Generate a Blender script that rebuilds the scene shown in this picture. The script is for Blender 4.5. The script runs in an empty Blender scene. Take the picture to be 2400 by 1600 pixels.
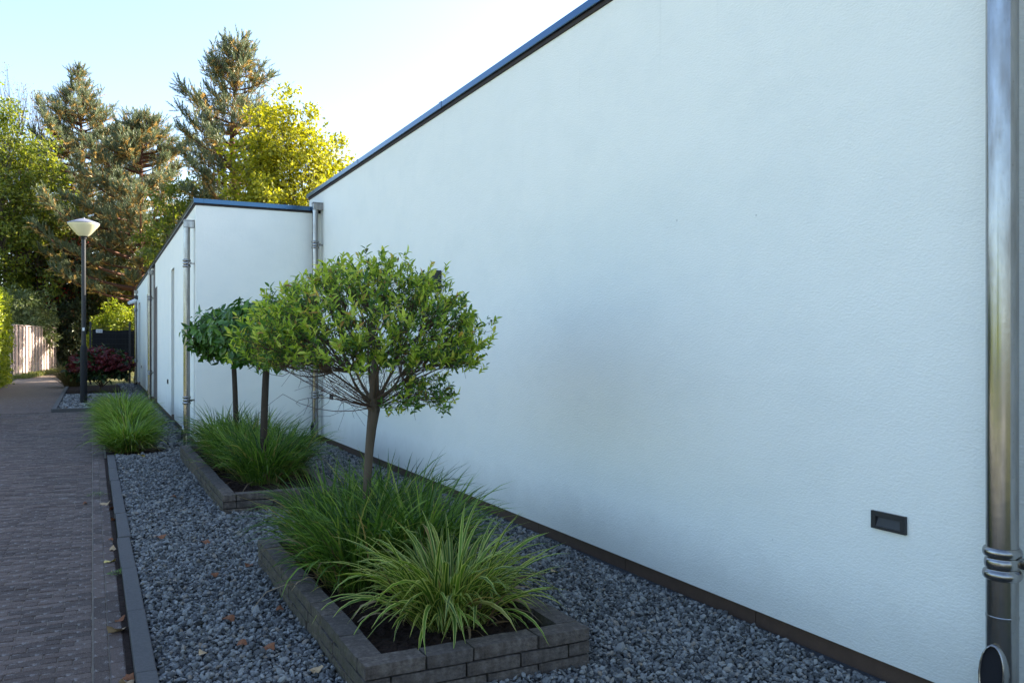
import bpy, math, random
import numpy as np
from mathutils import Matrix, Vector
random.seed(7)
RNG = np.random.default_rng(11)
SC = bpy.context.scene
COL = SC.collection
PI = math.pi

# ------------------------------------------------------------------ camera, sky, sun, exposure
CAM_H = 1.55
YAW = math.atan(984 / 1960)
cam = bpy.data.cameras.new('camera')
cam.sensor_width = 36.0
cam.lens = 36.0 * 1960 / 2400
cam.shift_y = 4 / 2400
cam.clip_start = 0.05
cam.clip_end = 2000
camo = bpy.data.objects.new('camera', cam)
camo.location = (0, 0, CAM_H)
camo.rotation_euler = (PI / 2, 0, -YAW)
COL.objects.link(camo)
SC.camera = camo

SUN_AZ = math.radians(87)        # from +Y (along the path) towards +X (over the roofs)
SUN_EL = math.radians(30.6)
world = bpy.data.worlds.new('World')
SC.world = world
world.use_nodes = True
wn = world.node_tree
wn.nodes.clear()
sky = wn.nodes.new('ShaderNodeTexSky')
sky.sky_type = 'NISHITA'
sky.sun_disc = False
sky.sun_elevation = SUN_EL
sky.sun_rotation = SUN_AZ
sky.air_density = 0.95
sky.dust_density = 1.8
sky.ozone_density = 1.8
bg = wn.nodes.new('ShaderNodeBackground')
bg.inputs['Strength'].default_value = 0.13
wo = wn.nodes.new('ShaderNodeOutputWorld')
wn.links.new(sky.outputs[0], bg.inputs[0])
wn.links.new(bg.outputs[0], wo.inputs[0])
sl = bpy.data.lights.new('sun', 'SUN')
sl.energy = 5.0
sl.angle = math.radians(0.53)
sl.color = (1.0, 0.90, 0.74)
so = bpy.data.objects.new('sun', sl)
sdir = Vector((math.sin(SUN_AZ) * math.cos(SUN_EL), math.cos(SUN_AZ) * math.cos(SUN_EL), math.sin(SUN_EL)))
so.rotation_euler = sdir.to_track_quat('Z', 'Y').to_euler()
so.location = (20, 5, 30)
COL.objects.link(so)
SC.view_settings.view_transform = 'Standard'
SC.view_settings.look = 'None'
SC.view_settings.exposure = 1.92
SC.view_settings.gamma = 1.0
SC.view_settings.use_curve_mapping = False
SC.cycles.use_denoising = True
SC.cycles.max_bounces = 8
SC.cycles.caustics_reflective = False
SC.cycles.caustics_refractive = False
SC.cycles.transparent_max_bounces = 8

# ------------------------------------------------------------------ helpers
class Acc:
    """collects geometry into one mesh"""
    def __init__(s):
        s.v, s.l, s.s, s.uv, s.n = [], [], [], [], 0
    def add(s, V, L, S, uv=None):
        V = np.asarray(V, float).reshape(-1, 3)
        s.v.append(V); s.l.append(np.asarray(L, np.int64).ravel() + s.n); s.s.append(np.asarray(S, np.int64).ravel())
        if uv is not None: s.uv.append(np.asarray(uv, float).reshape(-1, 2))
        s.n += len(V)
    def box(s, x0, x1, y0, y1, z0, z1):
        V = [(x, y, z) for z in (z0, z1) for y in (y0, y1) for x in (x0, x1)]
        F = [0,2,3,1, 4,5,7,6, 0,1,5,4, 2,6,7,3, 0,4,6,2, 1,3,7,5]
        s.add(V, F, [4] * 6)
        return s
    def prism(s, quad_bottom, z0, z1):
        n = len(quad_bottom)
        V = [(x, y, z0) for x, y in quad_bottom] + [(x, y, z1) for x, y in quad_bottom]
        L = list(range(n))[::-1] + list(range(n, 2 * n)); S = [n, n]
        for i in range(n):
            j = (i + 1) % n
            L += [i, j, j + n, i + n]; S.append(4)
        s.add(V, L, S)
        return s
    def tube(s, pts, rad, sides=6, cap=True):
        pts = np.asarray(pts, float); n = len(pts)
        rad = np.broadcast_to(np.asarray(rad, float), (n,))
        t = np.gradient(pts, axis=0); t /= np.linalg.norm(t, axis=1, keepdims=True) + 1e-9
        ref = np.array([0, 0, 1.0]) if abs(t[0, 2]) < .9 else np.array([1.0, 0, 0])
        u = np.cross(t, ref); u /= np.linalg.norm(u, axis=1, keepdims=True) + 1e-9
        w = np.cross(t, u)
        a = np.arange(sides) * 2 * PI / sides
        V = pts[:, None] + rad[:, None, None] * (np.cos(a)[None, :, None] * u[:, None] + np.sin(a)[None, :, None] * w[:, None])
        i = np.arange(n - 1)[:, None] * sides; j = np.arange(sides)[None]; k = (j + 1) % sides
        Q = np.stack([i + j, i + sides + j, i + sides + k, i + k], -1).reshape(-1, 4)
        L = list(Q.ravel()); S = [4] * len(Q)
        if cap:
            L += list(range(sides)) ; S.append(sides)
            L += list(range((n - 1) * sides, n * sides))[::-1]; S.append(sides)
        s.add(V, L, S)
        return s
    def lathe(s, prof, cx, cy, sides=20, cz=0):
        prof = np.asarray(prof, float); n = len(prof)
        a = np.arange(sides) * 2 * PI / sides
        V = np.stack([cx + prof[:, 0, None] * np.cos(a), cy + prof[:, 0, None] * np.sin(a), cz + np.broadcast_to(prof[:, 1, None], (n, sides))], -1)
        i = np.arange(n - 1)[:, None] * sides; j = np.arange(sides)[None]; k = (j + 1) % sides
        Q = np.stack([i + j, i + k, i + sides + k, i + sides + j], -1).reshape(-1, 4)
        s.add(V, Q, [4] * len(Q))
        return s
    def inst(s, T, M, P):
        TV, TL, TS = T[:3]
        TV = np.asarray(TV, float); TL = np.asarray(TL); TS = np.asarray(TS)
        n = len(P); k = len(TV)
        if n == 0: return s
        V = np.einsum('nij,kj->nki', M, TV) + np.asarray(P)[:, None]
        L = TL[None] + (np.arange(n) * k)[:, None]
        s.add(V, L, np.tile(TS, n))
        return s
    def mesh(s, name, mat=None, smooth=False):
        me = bpy.data.meshes.new(name)
        V = np.concatenate(s.v); L = np.concatenate(s.l); S = np.concatenate(s.s)
        me.vertices.add(len(V)); me.vertices.foreach_set('co', V.astype(np.float32).ravel())
        me.loops.add(len(L)); me.loops.foreach_set('vertex_index', L.astype(np.int32))
        me.polygons.add(len(S)); me.polygons.foreach_set('loop_start', np.concatenate([[0], np.cumsum(S)[:-1]]).astype(np.int32))
        if s.uv:
            U = np.concatenate(s.uv)
            lay = me.uv_layers.new(name='UVMap')
            lay.data.foreach_set('uv', U[L].astype(np.float32).ravel())
        me.polygons.foreach_set('use_smooth', np.full(len(S), bool(smooth)))
        me.update(calc_edges=True)
        if mat: me.materials.append(mat)
        return me
    def obj(s, name, mat=None, parent=None, smooth=False, **kw):
        return link(name, s.mesh(name, mat, smooth), parent, **kw)

def link(name, data, parent=None, **kw):
    o = bpy.data.objects.new(name, data)
    COL.objects.link(o)
    if parent is not None: par(o, parent)
    tag(o, **kw)
    return o
def tag(o, label=None, category=None, group=None, kind=None):
    if label: o['label'] = label
    if category: o['category'] = category
    if group: o['group'] = group
    if kind: o['kind'] = kind
    return o
def par(o, root):
    """children are written in world coordinates"""
    o.parent = root
    if root.type == 'EMPTY': o.matrix_parent_inverse = Matrix.Translation(-root.location)
def thing(name, loc, label, category, group=None):
    o = bpy.data.objects.new(name, None)
    o.empty_display_size = .2
    o.location = loc
    COL.objects.link(o)
    return tag(o, label, category, group)
def bevelmod(o, w, seg=2):
    m = o.modifiers.new('bevel', 'BEVEL'); m.width = w; m.segments = seg; m.limit_method = 'ANGLE'
    return o
def frames(D, Nn):
    """rotation matrices whose Y axis is D and Z axis close to Nn"""
    D = D / (np.linalg.norm(D, axis=1, keepdims=True) + 1e-9)
    X = np.cross(D, Nn); X /= np.linalg.norm(X, axis=1, keepdims=True) + 1e-9
    Z = np.cross(X, D)
    return np.stack([X, D, Z], -1)
def rdir(n):
    v = RNG.normal(size=(n, 3)); return v / np.linalg.norm(v, axis=1, keepdims=True)
def bez(p0, p1, p2, n):
    t = np.linspace(0, 1, n)[:, None]
    return (1 - t) ** 2 * p0 + 2 * t * (1 - t) * p1 + t * t * p2
def kmeans(P, k, it=6):
    k = min(k, len(P))
    C = P[RNG.choice(len(P), k, replace=False)].copy()
    for _ in range(it):
        a = ((P[:, None] - C[None]) ** 2).sum(-1).argmin(1)
        for i in range(k):
            if (a == i).any(): C[i] = P[a == i].mean(0)
    return C, a

# ------------------------------------------------------------------ materials
class NT:
    def __init__(s, name):
        s.m = bpy.data.materials.new(name); s.m.use_nodes = True
        s.t = s.m.node_tree; s.t.nodes.clear()
        s.out = s.t.nodes.new('ShaderNodeOutputMaterial')
    def n(s, typ, **kw):
        nd = s.t.nodes.new('ShaderNode' + typ)
        for k, v in kw.items():
            if k.startswith('_'): setattr(nd, k[1:], v)
            else:
                key = int(k[1:]) if k[0] == 'i' and k[1:].isdigit() else k.replace('__', ' ')
                if hasattr(v, 'is_linked') or hasattr(v, 'is_output'): s.t.links.new(v, nd.inputs[key])
                else: nd.inputs[key].default_value = v
        return nd
    def coord(s, scale=(1, 1, 1), which='Object'):
        tc = s.n('TexCoord')
        return s.n('Mapping', Vector=tc.outputs[which], Scale=scale).outputs[0]
    def ramp(s, fac, stops, interp='LINEAR'):
        r = s.n('ValToRGB', Fac=fac)
        cr = r.color_ramp; cr.interpolation = interp
        while len(cr.elements) < len(stops): cr.elements.new(.5)
        for e, (p, c) in zip(cr.elements, stops):
            e.position = p; e.color = (*c, 1) if len(c) == 3 else c
        return r.outputs[0]
    def noise(s, vec, scale, detail=4, rough=.55):
        return s.n('TexNoise', Vector=vec, Scale=scale, Detail=detail, Roughness=rough).outputs[0]
    def mix(s, fac, a, b, mode='MIX'):
        m = s.n('Mix', _data_type='RGBA', _blend_type=mode)
        for sock, v in ((m.inputs[0], fac), (m.inputs[6], a), (m.inputs[7], b)):
            if hasattr(v, 'is_output'): s.t.links.new(v, sock)
            else: sock.default_value = v if isinstance(v, (int, float)) else (*v, 1)
        return m.outputs[2]
    def math(s, op, a, b=0.0):
        m = s.n('Math', _operation=op)
        for sock, v in ((m.inputs[0], a), (m.inputs[1], b)):
            if hasattr(v, 'is_output'): s.t.links.new(v, sock)
            else: sock.default_value = v
        return m.outputs[0]
    def bump(s, h, strength=.3, dist=.01):
        return s.n('Bump', Height=h, Strength=strength, Distance=dist).outputs[0]
    def rand(s):
        g = s.n('NewGeometry'); o = s.n('ObjectInfo')
        return s.math('FRACT', s.math('ADD', g.outputs['Random Per Island'], o.outputs['Random']))
    def bsdf(s, color, rough=.6, metal=0.0, normal=None, spec=.5):
        b = s.n('BsdfPrincipled', Metallic=metal)
        for key, v in (('Base Color', color), ('Roughness', rough), ('Specular IOR Level', spec)):
            if hasattr(v, 'is_output'): s.t.links.new(v, b.inputs[key])
            else: b.inputs[key].default_value = v if isinstance(v, (int, float)) else (*v, 1)
        if normal is not None: s.t.links.new(normal, b.inputs['Normal'])
        return b.outputs[0]
    def done(s, shader):
        s.t.links.new(shader, s.out.inputs[0]); return s.m

def leaf_mat(name, stops, trans=.35, rough=.45, tint=(1.0, 1.0, .55), spec=.4):
    t = NT(name)
    r = t.rand()
    c = t.ramp(r, stops)
    v = t.noise(t.coord(), 9, 2)
    c = t.mix(t.math('MULTIPLY', v, .35), c, t.mix(.5, c, stops[0][1]))
    p = t.bsdf(c, rough, spec=spec)
    tc = t.mix(1.0, c, tint, 'MULTIPLY')
    tc = t.mix(1.0, tc, (1.6, 1.6, 1.6), 'MULTIPLY')
    tr = t.n('BsdfTranslucent', Color=tc).outputs[0]
    mx = t.n('MixShader', Fac=trans)
    t.t.links.new(p, mx.inputs[1]); t.t.links.new(tr, mx.inputs[2])
    return t.done(mx.outputs[0])

def plain(name, col, rough=.6, metal=0.0, var=.12, scale=30, bump=.0, spec=.5, bscale=None):
    t = NT(name)
    co = t.coord()
    n = t.noise(co, scale, 5)
    c = t.mix(n, tuple(x * (1 - var) for x in col), tuple(min(1, x * (1 + var)) for x in col))
    nb = t.bump(t.noise(co, bscale or scale * 3, 4), bump, .01) if bump else None
    return t.done(t.bsdf(c, rough, metal, nb, spec))

def m_stucco():
    t = NT('white_stucco')
    co = t.coord()
    big = t.noise(co, .55, 5, .6)
    c = t.mix(big, (.85, .86, .785), (.91, .905, .82))
    patch = t.ramp(t.noise(t.coord((1, .8, 1.3)), 2.3, 5, .65), [(.45, (0, 0, 0)), (.8, (1, 1, 1))])
    c = t.mix(t.math('MULTIPLY', patch, .22), c, (.66, .70, .66))
    z = t.n('SeparateXYZ', Vector=co).outputs[2]
    edge = t.noise(t.coord((1, 1.2, 1)), 3.0, 8, .75)
    dirt = t.ramp(t.math('ADD', z, t.math('MULTIPLY', edge, -.35)), [(-.02 + .02, (1, 1, 1)), (.30, (0, 0, 0))])
    c = t.mix(t.math('MULTIPLY', dirt, .38), c, (.48, .47, .41))
    run = t.ramp(t.noise(t.coord((1, 9, .25)), 1.6, 5, .7), [(.60, (0, 0, 0)), (.74, (1, 1, 1))])
    up = t.ramp(t.math('MULTIPLY', t.math('ADD', z, -2.6), .75), [(.0, (0, 0, 0)), (1, (1, 1, 1))])
    c = t.mix(t.math('MULTIPLY', t.math('MULTIPLY', run, up), .2), c, (.52, .53, .47))
    spk = t.n('TexVoronoi', Vector=co, Scale=2.1).outputs['Distance']
    c = t.mix(t.ramp(spk, [(.012, (.4, .4, .4)), (.02, (0, 0, 0))]), c, (.3, .29, .25))
    g = t.noise(t.coord((1, .7, 1.3)), 85, 3, .6)
    g2 = t.noise(t.coord((1, 1, 1)), 4, 4, .6)
    h = t.math('ADD', g, t.math('MULTIPLY', g2, 1.5))
    return t.done(t.bsdf(c, .9, normal=t.bump(h, .9, .0045), spec=.2))
def m_zinc():
    t = NT('weathered_zinc')
    co = t.coord((1, 1, .18))
    n = t.noise(co, 22, 6, .65)
    c = t.ramp(n, [(.25, (.20, .185, .175)), (.5, (.29, .285, .28)), (.75, (.37, .37, .37))])
    v = t.n('TexVoronoi', Vector=t.coord((1, 1, .6)), Scale=60).outputs['Distance']
    spot = t.ramp(v, [(.07, (1, 1, 1)), (.11, (0, 0, 0))])
    c = t.mix(t.math('MULTIPLY', spot, .55), c, (.07, .05, .035))
    r = t.ramp(n, [(.3, (.27, .27, .27)), (.7, (.16, .16, .16))])
    return t.done(t.bsdf(c, r, .95, t.bump(t.noise(t.coord(), 30, 4), .1, .004)))
def m_block():
    t = NT('concrete_block')
    co = t.coord()
    o = t.n('ObjectInfo').outputs['Random']
    n = t.noise(co, 26, 8, .7)
    c = t.ramp(n, [(.3, (.052, .038, .029)), (.5, (.125, .10, .082)), (.72, (.23, .195, .165))])
    c = t.mix(t.math('MULTIPLY', o, .45), c, (.055, .05, .05))
    sp = t.n('TexVoronoi', Vector=t.n('VectorMath', _operation='ADD', i0=co, i1=t.n('TexNoise', Vector=co, Scale=60.0).outputs[1]).outputs[0], Scale=34).outputs['Distance']
    sel = t.math('GREATER_THAN', t.noise(co, 7, 3), .56)
    c = t.mix(t.math('MULTIPLY', t.ramp(sp, [(.12, (1, 1, 1)), (.2, (0, 0, 0))]), t.math('MULTIPLY', sel, .5)), c, (.30, .31, .31))
    z = t.n('SeparateXYZ', Vector=t.n('NewGeometry').outputs['Normal']).outputs
    side = t.math('GREATER_THAN', t.math('MULTIPLY', z[0], -1.0), .6)
    moss = t.ramp(t.noise(co, 9, 5), [(.35, (0, 0, 0)), (.6, (1, 1, 1))])
    c = t.mix(t.math('MULTIPLY', t.math('MULTIPLY', side, moss), .65), c, (.075, .07, .03))
    lime = t.ramp(t.noise(t.coord((2, 2, 9)), 6, 6, .7), [(.66, (0, 0, 0)), (.74, (1, 1, 1))])
    c = t.mix(t.math('MULTIPLY', lime, .3), c, (.4, .39, .37))
    h = t.math('ADD', t.noise(co, 70, 6, .7), t.math('MULTIPLY', t.noise(co, 18, 4), 1.2))
    return t.done(t.bsdf(c, .92, normal=t.bump(h, .6, .012), spec=.25))
def m_paver(name='paver_clay', far=False):
    t = NT(name)
    co = t.coord()
    if far:
        br = t.n('TexBrick', Vector=co, Scale=1.0, Color1=(.075, .045, .033, 1), Color2=(.128, .08, .061, 1), Mortar=(.09, .068, .05, 1))
        br.inputs['Mortar Size'].default_value = .004; br.inputs['Brick Width'].default_value = .215; br.inputs['Row Height'].default_value = .072
        br.offset = .33
        base = br.outputs[0]
    else:
        base = t.ramp(t.rand(), [(.0, (.058, .037, .028)), (.5, (.094, .062, .048)), (1, (.135, .095, .076))])
    n = t.noise(co, 45, 8, .75)
    c = t.mix(.55, base, t.mix(1.0, base, t.ramp(n, [(.3, (.1, .1, .1)), (.72, (2.4, 2.4, 2.4))]), 'MULTIPLY'))
    v = t.n('TexVoronoi', Vector=co, Scale=110).outputs['Distance']
    c = t.mix(t.math('MULTIPLY', t.ramp(v, [(.14, (1, 1, 1)), (.24, (0, 0, 0))]), t.math('MULTIPLY', t.noise(co, 13, 3), 1.0)), c, (.40, .37, .35))
    big = t.ramp(t.noise(t.coord((.5, .9, 1)), 1.1, 5, .6), [(.38, (0, 0, 0)), (.7, (1, 1, 1))])
    c = t.mix(t.math('MULTIPLY', big, .4), c, (.05, .044, .04))
    pale = t.ramp(t.noise(t.coord((5, 8, 1)), 1.9, 3, .5), [(.60, (0, 0, 0)), (.66, (1, 1, 1))])
    pale = t.math('MULTIPLY', pale, t.ramp(t.noise(co, 70, 5, .7), [(.4, (0, 0, 0)), (.6, (1, 1, 1))]))
    c = t.mix(t.math('MULTIPLY', pale, .85), c, (.34, .31, .29))
    if far:
        gp = t.n('SeparateXYZ', Vector=co).outputs[1]
        sandy = t.math('MULTIPLY', t.ramp(t.math('MULTIPLY', gp, .01), [(.24, (0, 0, 0)), (.36, (1, 1, 1))]), t.math('ADD', t.noise(co, 3, 5), .15))
        c = t.mix(sandy, c, (.27, .2, .15))
    h = t.math('ADD', n, t.math('MULTIPLY', t.noise(co, 160, 3), .5))
    return t.done(t.bsdf(c, .8, normal=t.bump(h, .5, .006), spec=.35))
def m_gravel():
    t = NT('slate_gravel')
    c = t.ramp(t.rand(), [(.0, (.05, .05, .05)), (.3, (.13, .13, .126)), (.65, (.22, .22, .21)), (.9, (.32, .315, .295)), (1, (.25, .20, .15))])
    n = t.noise(t.coord(), 90, 4)
    c = t.mix(t.math('MULTIPLY', n, .45), c, t.mix(1.0, c, (.5, .5, .52), 'MULTIPLY'))
    return t.done(t.bsdf(c, .75, normal=t.bump(n, .25, .004), spec=.35))
def m_soil():
    t = NT('dark_soil')
    co = t.coord()
    n = t.noise(co, 35, 8, .7)
    c = t.ramp(n, [(.3, (.014, .009, .007)), (.6, (.05, .03, .022)), (.8, (.085, .052, .038))])
    return t.done(t.bsdf(c, .95, normal=t.bump(n, .9, .03), spec=.15))
def m_wood(name, a, b):
    t = NT(name)
    o = t.n('ObjectInfo').outputs['Random']
    co = t.coord((9, 9, .7))
    n = t.noise(co, 6, 8, .7)
    c = t.mix(n, a, b)
    c = t.mix(t.math('MULTIPLY', o, .35), c, tuple(x * .55 for x in a))
    return t.done(t.bsdf(c, .85, normal=t.bump(n, .3, .006), spec=.2))
def m_blade(name, stops, edge=None, trans=.3, rough=.42):
    t = NT(name)
    c = t.ramp(t.rand(), stops)
    uv = t.n('SeparateXYZ', Vector=t.n('TexCoord').outputs['UV']).outputs
    tip = t.ramp(uv[1], [(.0, (1, 1, 1)), (.18, (0, 0, 0)), (.93, (0, 0, 0)), (1, (.6, .6, .6))])
    c = t.mix(t.math('MULTIPLY', tip, .55), c, (.16, .12, .05))
    if edge:
        e = t.math('GREATER_THAN', t.math('ABSOLUTE', t.math('SUBTRACT', uv[0], .5)), .33)
        c = t.mix(t.math('MULTIPLY', e, .8), c, edge)
    p = t.bsdf(c, rough, spec=.4)
    tr = t.n('BsdfTranslucent', Color=t.mix(1.0, c, (1.5, 1.5, .9), 'MULTIPLY')).outputs[0]
    mx = t.n('MixShader', Fac=trans)
    t.t.links.new(p, mx.inputs[1]); t.t.links.new(tr, mx.inputs[2])
    return t.done(mx.outputs[0])
def m_bark(name, a, b, sc=(30, 30, 6)):
    t = NT(name)
    n = t.noise(t.coord(sc), 1.0, 8, .7)
    return t.done(t.bsdf(t.mix(n, a, b), .9, normal=t.bump(n, .7, .01), spec=.15))
def m_ground():
    t = NT('earth_ground')
    co = t.coord()
    n = t.noise(co, .8, 8, .65)
    c = t.ramp(n, [(.35, (.06, .075, .022)), (.5, (.12, .12, .045)), (.7, (.2, .17, .10))])
    return t.done(t.bsdf(c, .95, normal=t.bump(t.noise(co, 30, 6), .6, .03), spec=.1))

M = dict(
    stucco=m_stucco(), zinc=m_zinc(), block=m_block(), paver=m_paver(), paver_far=m_paver('paver_clay_distant', True),
    gravel=m_gravel(), soil=m_soil(), ground=m_ground(),
    kerb=plain('concrete_kerb', (.088, .082, .078), .85, var=.45, scale=60, bump=.4),
    gravel_bed=plain('gravel_bed_sand', (.045, .047, .052), .9, var=.5, scale=70, bump=.5),
    joint=plain('joint_sand', (.20, .165, .125), .95, var=.4, scale=60, bump=.5),
    trim=plain('coated_aluminium_trim', (.06, .12, .20), .14, .85, var=.1, scale=4),
    trim_dark=plain('roof_timber_batten', (.03, .022, .02), .8),
    plinth=plain('brown_plinth_board', (.085, .05, .031), .75, var=.25, scale=12, bump=.2),
    bounce_ground=plain('pale_bounce_ground', (.50, .47, .41), .9, var=.15, scale=8),  # pale colour of the added ground that bounces sunlight
    roof=plain('roof_membrane', (.06, .06, .06), .9),
    glass=plain('window_glass_dark', (.02, .025, .03), .08, spec=.8),
    frame=plain('window_frame_grey', (.09, .09, .1), .4),
    black=plain('black_powder_coat', (.02, .021, .024), .45, var=.1),
    blackcloth=plain('black_screen_cloth', (.006, .006, .008), .9, var=.3, scale=60),
    lamp_pole=plain('lamp_pole_paint', (.011, .012, .014), .5, var=.1, scale=8),
    lamp_base=plain('lamp_base_tar', (.004, .0045, .0055), .75),
    lamp_cap=plain('lamp_cap_grey', (.16, .165, .2), .4),
    bowl=plain('cream_acrylic_bowl', (.72, .66, .42), .3, var=.05, scale=6),
    white=plain('white_plastic', (.75, .76, .76), .4, var=.03),
    fence=m_wood('weathered_fence_wood', (.38, .285, .26), (.56, .45, .42)),
    clad=m_wood('grey_weathered_boards', (.17, .145, .125), (.36, .32, .285)),
    bark=m_bark('young_bark', (.065, .048, .035), (.16, .125, .09)),
    twig=plain('brown_twig', (.09, .05, .035), .85, var=.4, scale=20),
    bark_dark=m_bark('laurel_bark', (.035, .027, .02), (.085, .065, .048)),
    pine_bark=m_bark('pine_bark', (.07, .035, .025), (.19, .10, .07), (8, 8, 2)),
    tree_bark=m_bark('grey_tree_bark', (.05, .04, .033), (.14, .11, .09), (8, 8, 2)),
    dead_twig=plain('grey_dead_twig', (.22, .19, .18), .9, var=.3, scale=10),
    lv_young=leaf_mat('young_leaf', [(0, (.18, .26, .022)), (.5, (.37, .47, .05)), (.88, (.60, .62, .13)), (1, (.46, .25, .08))], .45),
    lv_will=leaf_mat('willow_leaf', [(0, (.04, .095, .022)), (.5, (.10, .20, .035)), (.9, (.20, .30, .05)), (1, (.22, .08, .03))], .35),
    lv_laur=leaf_mat('laurel_leaf', [(0, (.03, .085, .012)), (.6, (.06, .15, .02)), (1, (.12, .24, .035))], .22, .38, spec=.3),
    bl_sedge=m_blade('sedge_blade', [(0, (.025, .06, .01)), (.45, (.075, .155, .02)), (.85, (.18, .29, .04)), (.94, (.28, .37, .07)), (1, (.38, .26, .10))]),
    bl_vari=m_blade('variegated_blade', [(0, (.04, .085, .01)), (.5, (.085, .165, .018)), (.9, (.15, .25, .025)), (.94, (.2, .28, .03)), (1, (.3, .18, .07))], (.62, .62, .18)),
    bl_fount=m_blade('fountain_blade', [(0, (.035, .075, .01)), (.45, (.13, .23, .026)), (.9, (.30, .42, .06)), (1, (.38, .32, .10))]),
    bl_tan=m_blade('tan_blade', [(0, (.10, .09, .03)), (.5, (.2, .16, .06)), (1, (.30, .24, .11))]),
    bl_straw=m_blade('dead_straw_blade', [(0, (.10, .06, .03)), (.6, (.2, .13, .07)), (1, (.34, .25, .14))], trans=.15),
    lv_yellow=leaf_mat('yellow_green_leaf', [(0, (.115, .135, .012)), (.5, (.28, .29, .025)), (1, (.49, .455, .05))], .5, tint=(1.05, 1.0, .3)),
    lv_green=leaf_mat('broad_green_leaf', [(0, (.06, .09, .014)), (.5, (.15, .19, .025)), (1, (.30, .30, .04))], .45),
    lv_dark=leaf_mat('dark_evergreen_leaf', [(0, (.018, .03, .016)), (.6, (.045, .062, .024)), (.93, (.10, .12, .035)), (1, (.2, .09, .04))], .2),
    lv_olive=leaf_mat('olive_leaf', [(0, (.06, .07, .014)), (.5, (.16, .16, .03)), (1, (.32, .29, .06))], .45),
    lv_hedge=leaf_mat('hedge_leaf', [(0, (.09, .13, .012)), (.5, (.22, .27, .02)), (1, (.40, .40, .03))], .5),
    lv_shrub=leaf_mat('pale_shrub_leaf', [(0, (.07, .10, .04)), (.5, (.14, .18, .07)), (1, (.26, .28, .13))], .35),
    lv_birch=leaf_mat('thin_birch_leaf', [(0, (.14, .11, .09)), (1, (.24, .20, .15))], .4),
    needle=leaf_mat('pine_needle', [(0, (.07, .10, .06)), (.5, (.15, .185, .105)), (1, (.27, .29, .14))], .2, tint=(1, 1, .8)),
    needle_old=leaf_mat('old_pine_needle', [(0, (.28, .18, .05)), (.5, (.48, .29, .08)), (1, (.55, .42, .16))], .2, tint=(1, .9, .6)),
    hyd_leaf=leaf_mat('hydrangea_leaf', [(0, (.015, .032, .012)), (.6, (.03, .06, .018)), (.9, (.08, .13, .03)), (1, (.10, .02, .02))], .25),
    hyd_flower=leaf_mat('hydrangea_red_petal', [(0, (.05, .004, .006)), (.6, (.115, .01, .013)), (1, (.19, .025, .028))], .2, tint=(1, .6, .6)),
    berry=plain('red_berry', (.35, .015, .015), .35, var=.2),
    lf_tan=plain('fallen_leaf_tan', (.42, .29, .16), .8, var=.3, scale=60),
    lf_brown=plain('fallen_leaf_brown', (.20, .075, .03), .85, var=.4, scale=60),
    lf_yellow=plain('fallen_leaf_yellow', (.58, .44, .14), .75, var=.2, scale=60),
    grass=m_blade('verge_grass_blade', [(0, (.06, .09, .02)), (.5, (.13, .16, .03)), (1, (.24, .22, .06))]),
    sign_ink=plain('sign_ink', (.02, .03, .06), .6),
)

# ------------------------------------------------------------------ the setting
Acc().box(-400, 400, -60, 700, -.6, -.03).obj('ground', M['ground'], kind='structure')
path = link('path', None, kind='structure', label='brick paved path running away beside the white buildings')
path.empty_display_size = .2
# paving sheet: joint sand under the built bricks, brick material beyond
Acc().box(-2.75, .175, -3, 21.355, -.09, -.006).obj('joint_sand', M['joint'], path)
Acc().prism([(-2.75, 21.357), (-.825, 21.357), (-.825, 33), (-.6, 55), (-3.0, 58), (-2.9, 42)], -.09, .0).obj('distant_paving', M['paver_far'], path)

def paver_template(L, W, T=.06, b=.004):
    x, y = L / 2, W / 2
    V = [(-x, -y, -T), (x, -y, -T), (x, y, -T), (-x, y, -T), (-x, -y, -b), (x, -y, -b), (x, y, -b), (-x, y, -b),
         (-x + b, -y + b, 0), (x - b, -y + b, 0), (x - b, y - b, 0), (-x + b, y - b, 0)]
    Lp, S = [], []
    for o in (0, 4):
        for i in range(4):
            j = (i + 1) % 4
            Lp += [o + i, o + j, o + 4 + j, o + 4 + i]; S.append(4)
    Lp += [8, 9, 10, 11]; S.append(4)
    return np.array(V), np.array(Lp), np.array(S)
TP = paver_template(.209, .066)
bricks = []          # x, y, rotation
row = 0
y = 2.2
while y < 21.3:
    off = [0, .07, .14, .07][row % 4] + random.uniform(-.006, .006)
    x = -.002 - .1075 + off * 1.0
    while x + .1 > -.002: x -= .215
    # a cut brick closes the row against the border course
    gap = -.002 - (x + .1055)
    bricks.append((x, y, 0.0, 1.0))
    if gap > .03: bricks.append((x + .1055 + gap / 2 + .002, y, 0.0, (gap - .005) / .209))
    xx = x - .215
    while xx > -2.65:
        bricks.append((xx, y, 0.0, 1.0)); xx -= .215
    y += .0705; row += 1
for k, bx in enumerate((.040, .1105)):
    y = 2.15 + k * .1
    while y < 21.2:
        bricks.append((bx, y, PI / 2, 1.0)); y += .2145
B = np.array(bricks)
ca, sa = math.cos(YAW), math.sin(YAW)
dep = B[:, 0] * sa + B[:, 1] * ca
pxs = 1200 + 1960 * (B[:, 0] * ca - B[:, 1] * sa) / dep
pys = 804 + 1960 * CAM_H / dep
vis = (pxs > -60) & (pys < 1640)
score = np.where(vis, 1 / dep, 0)
order = np.argsort(-score)
pm = Acc(); pm.add(*TP); pmesh = pm.mesh('brick', M['paver'])
rest = Acc()
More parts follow.
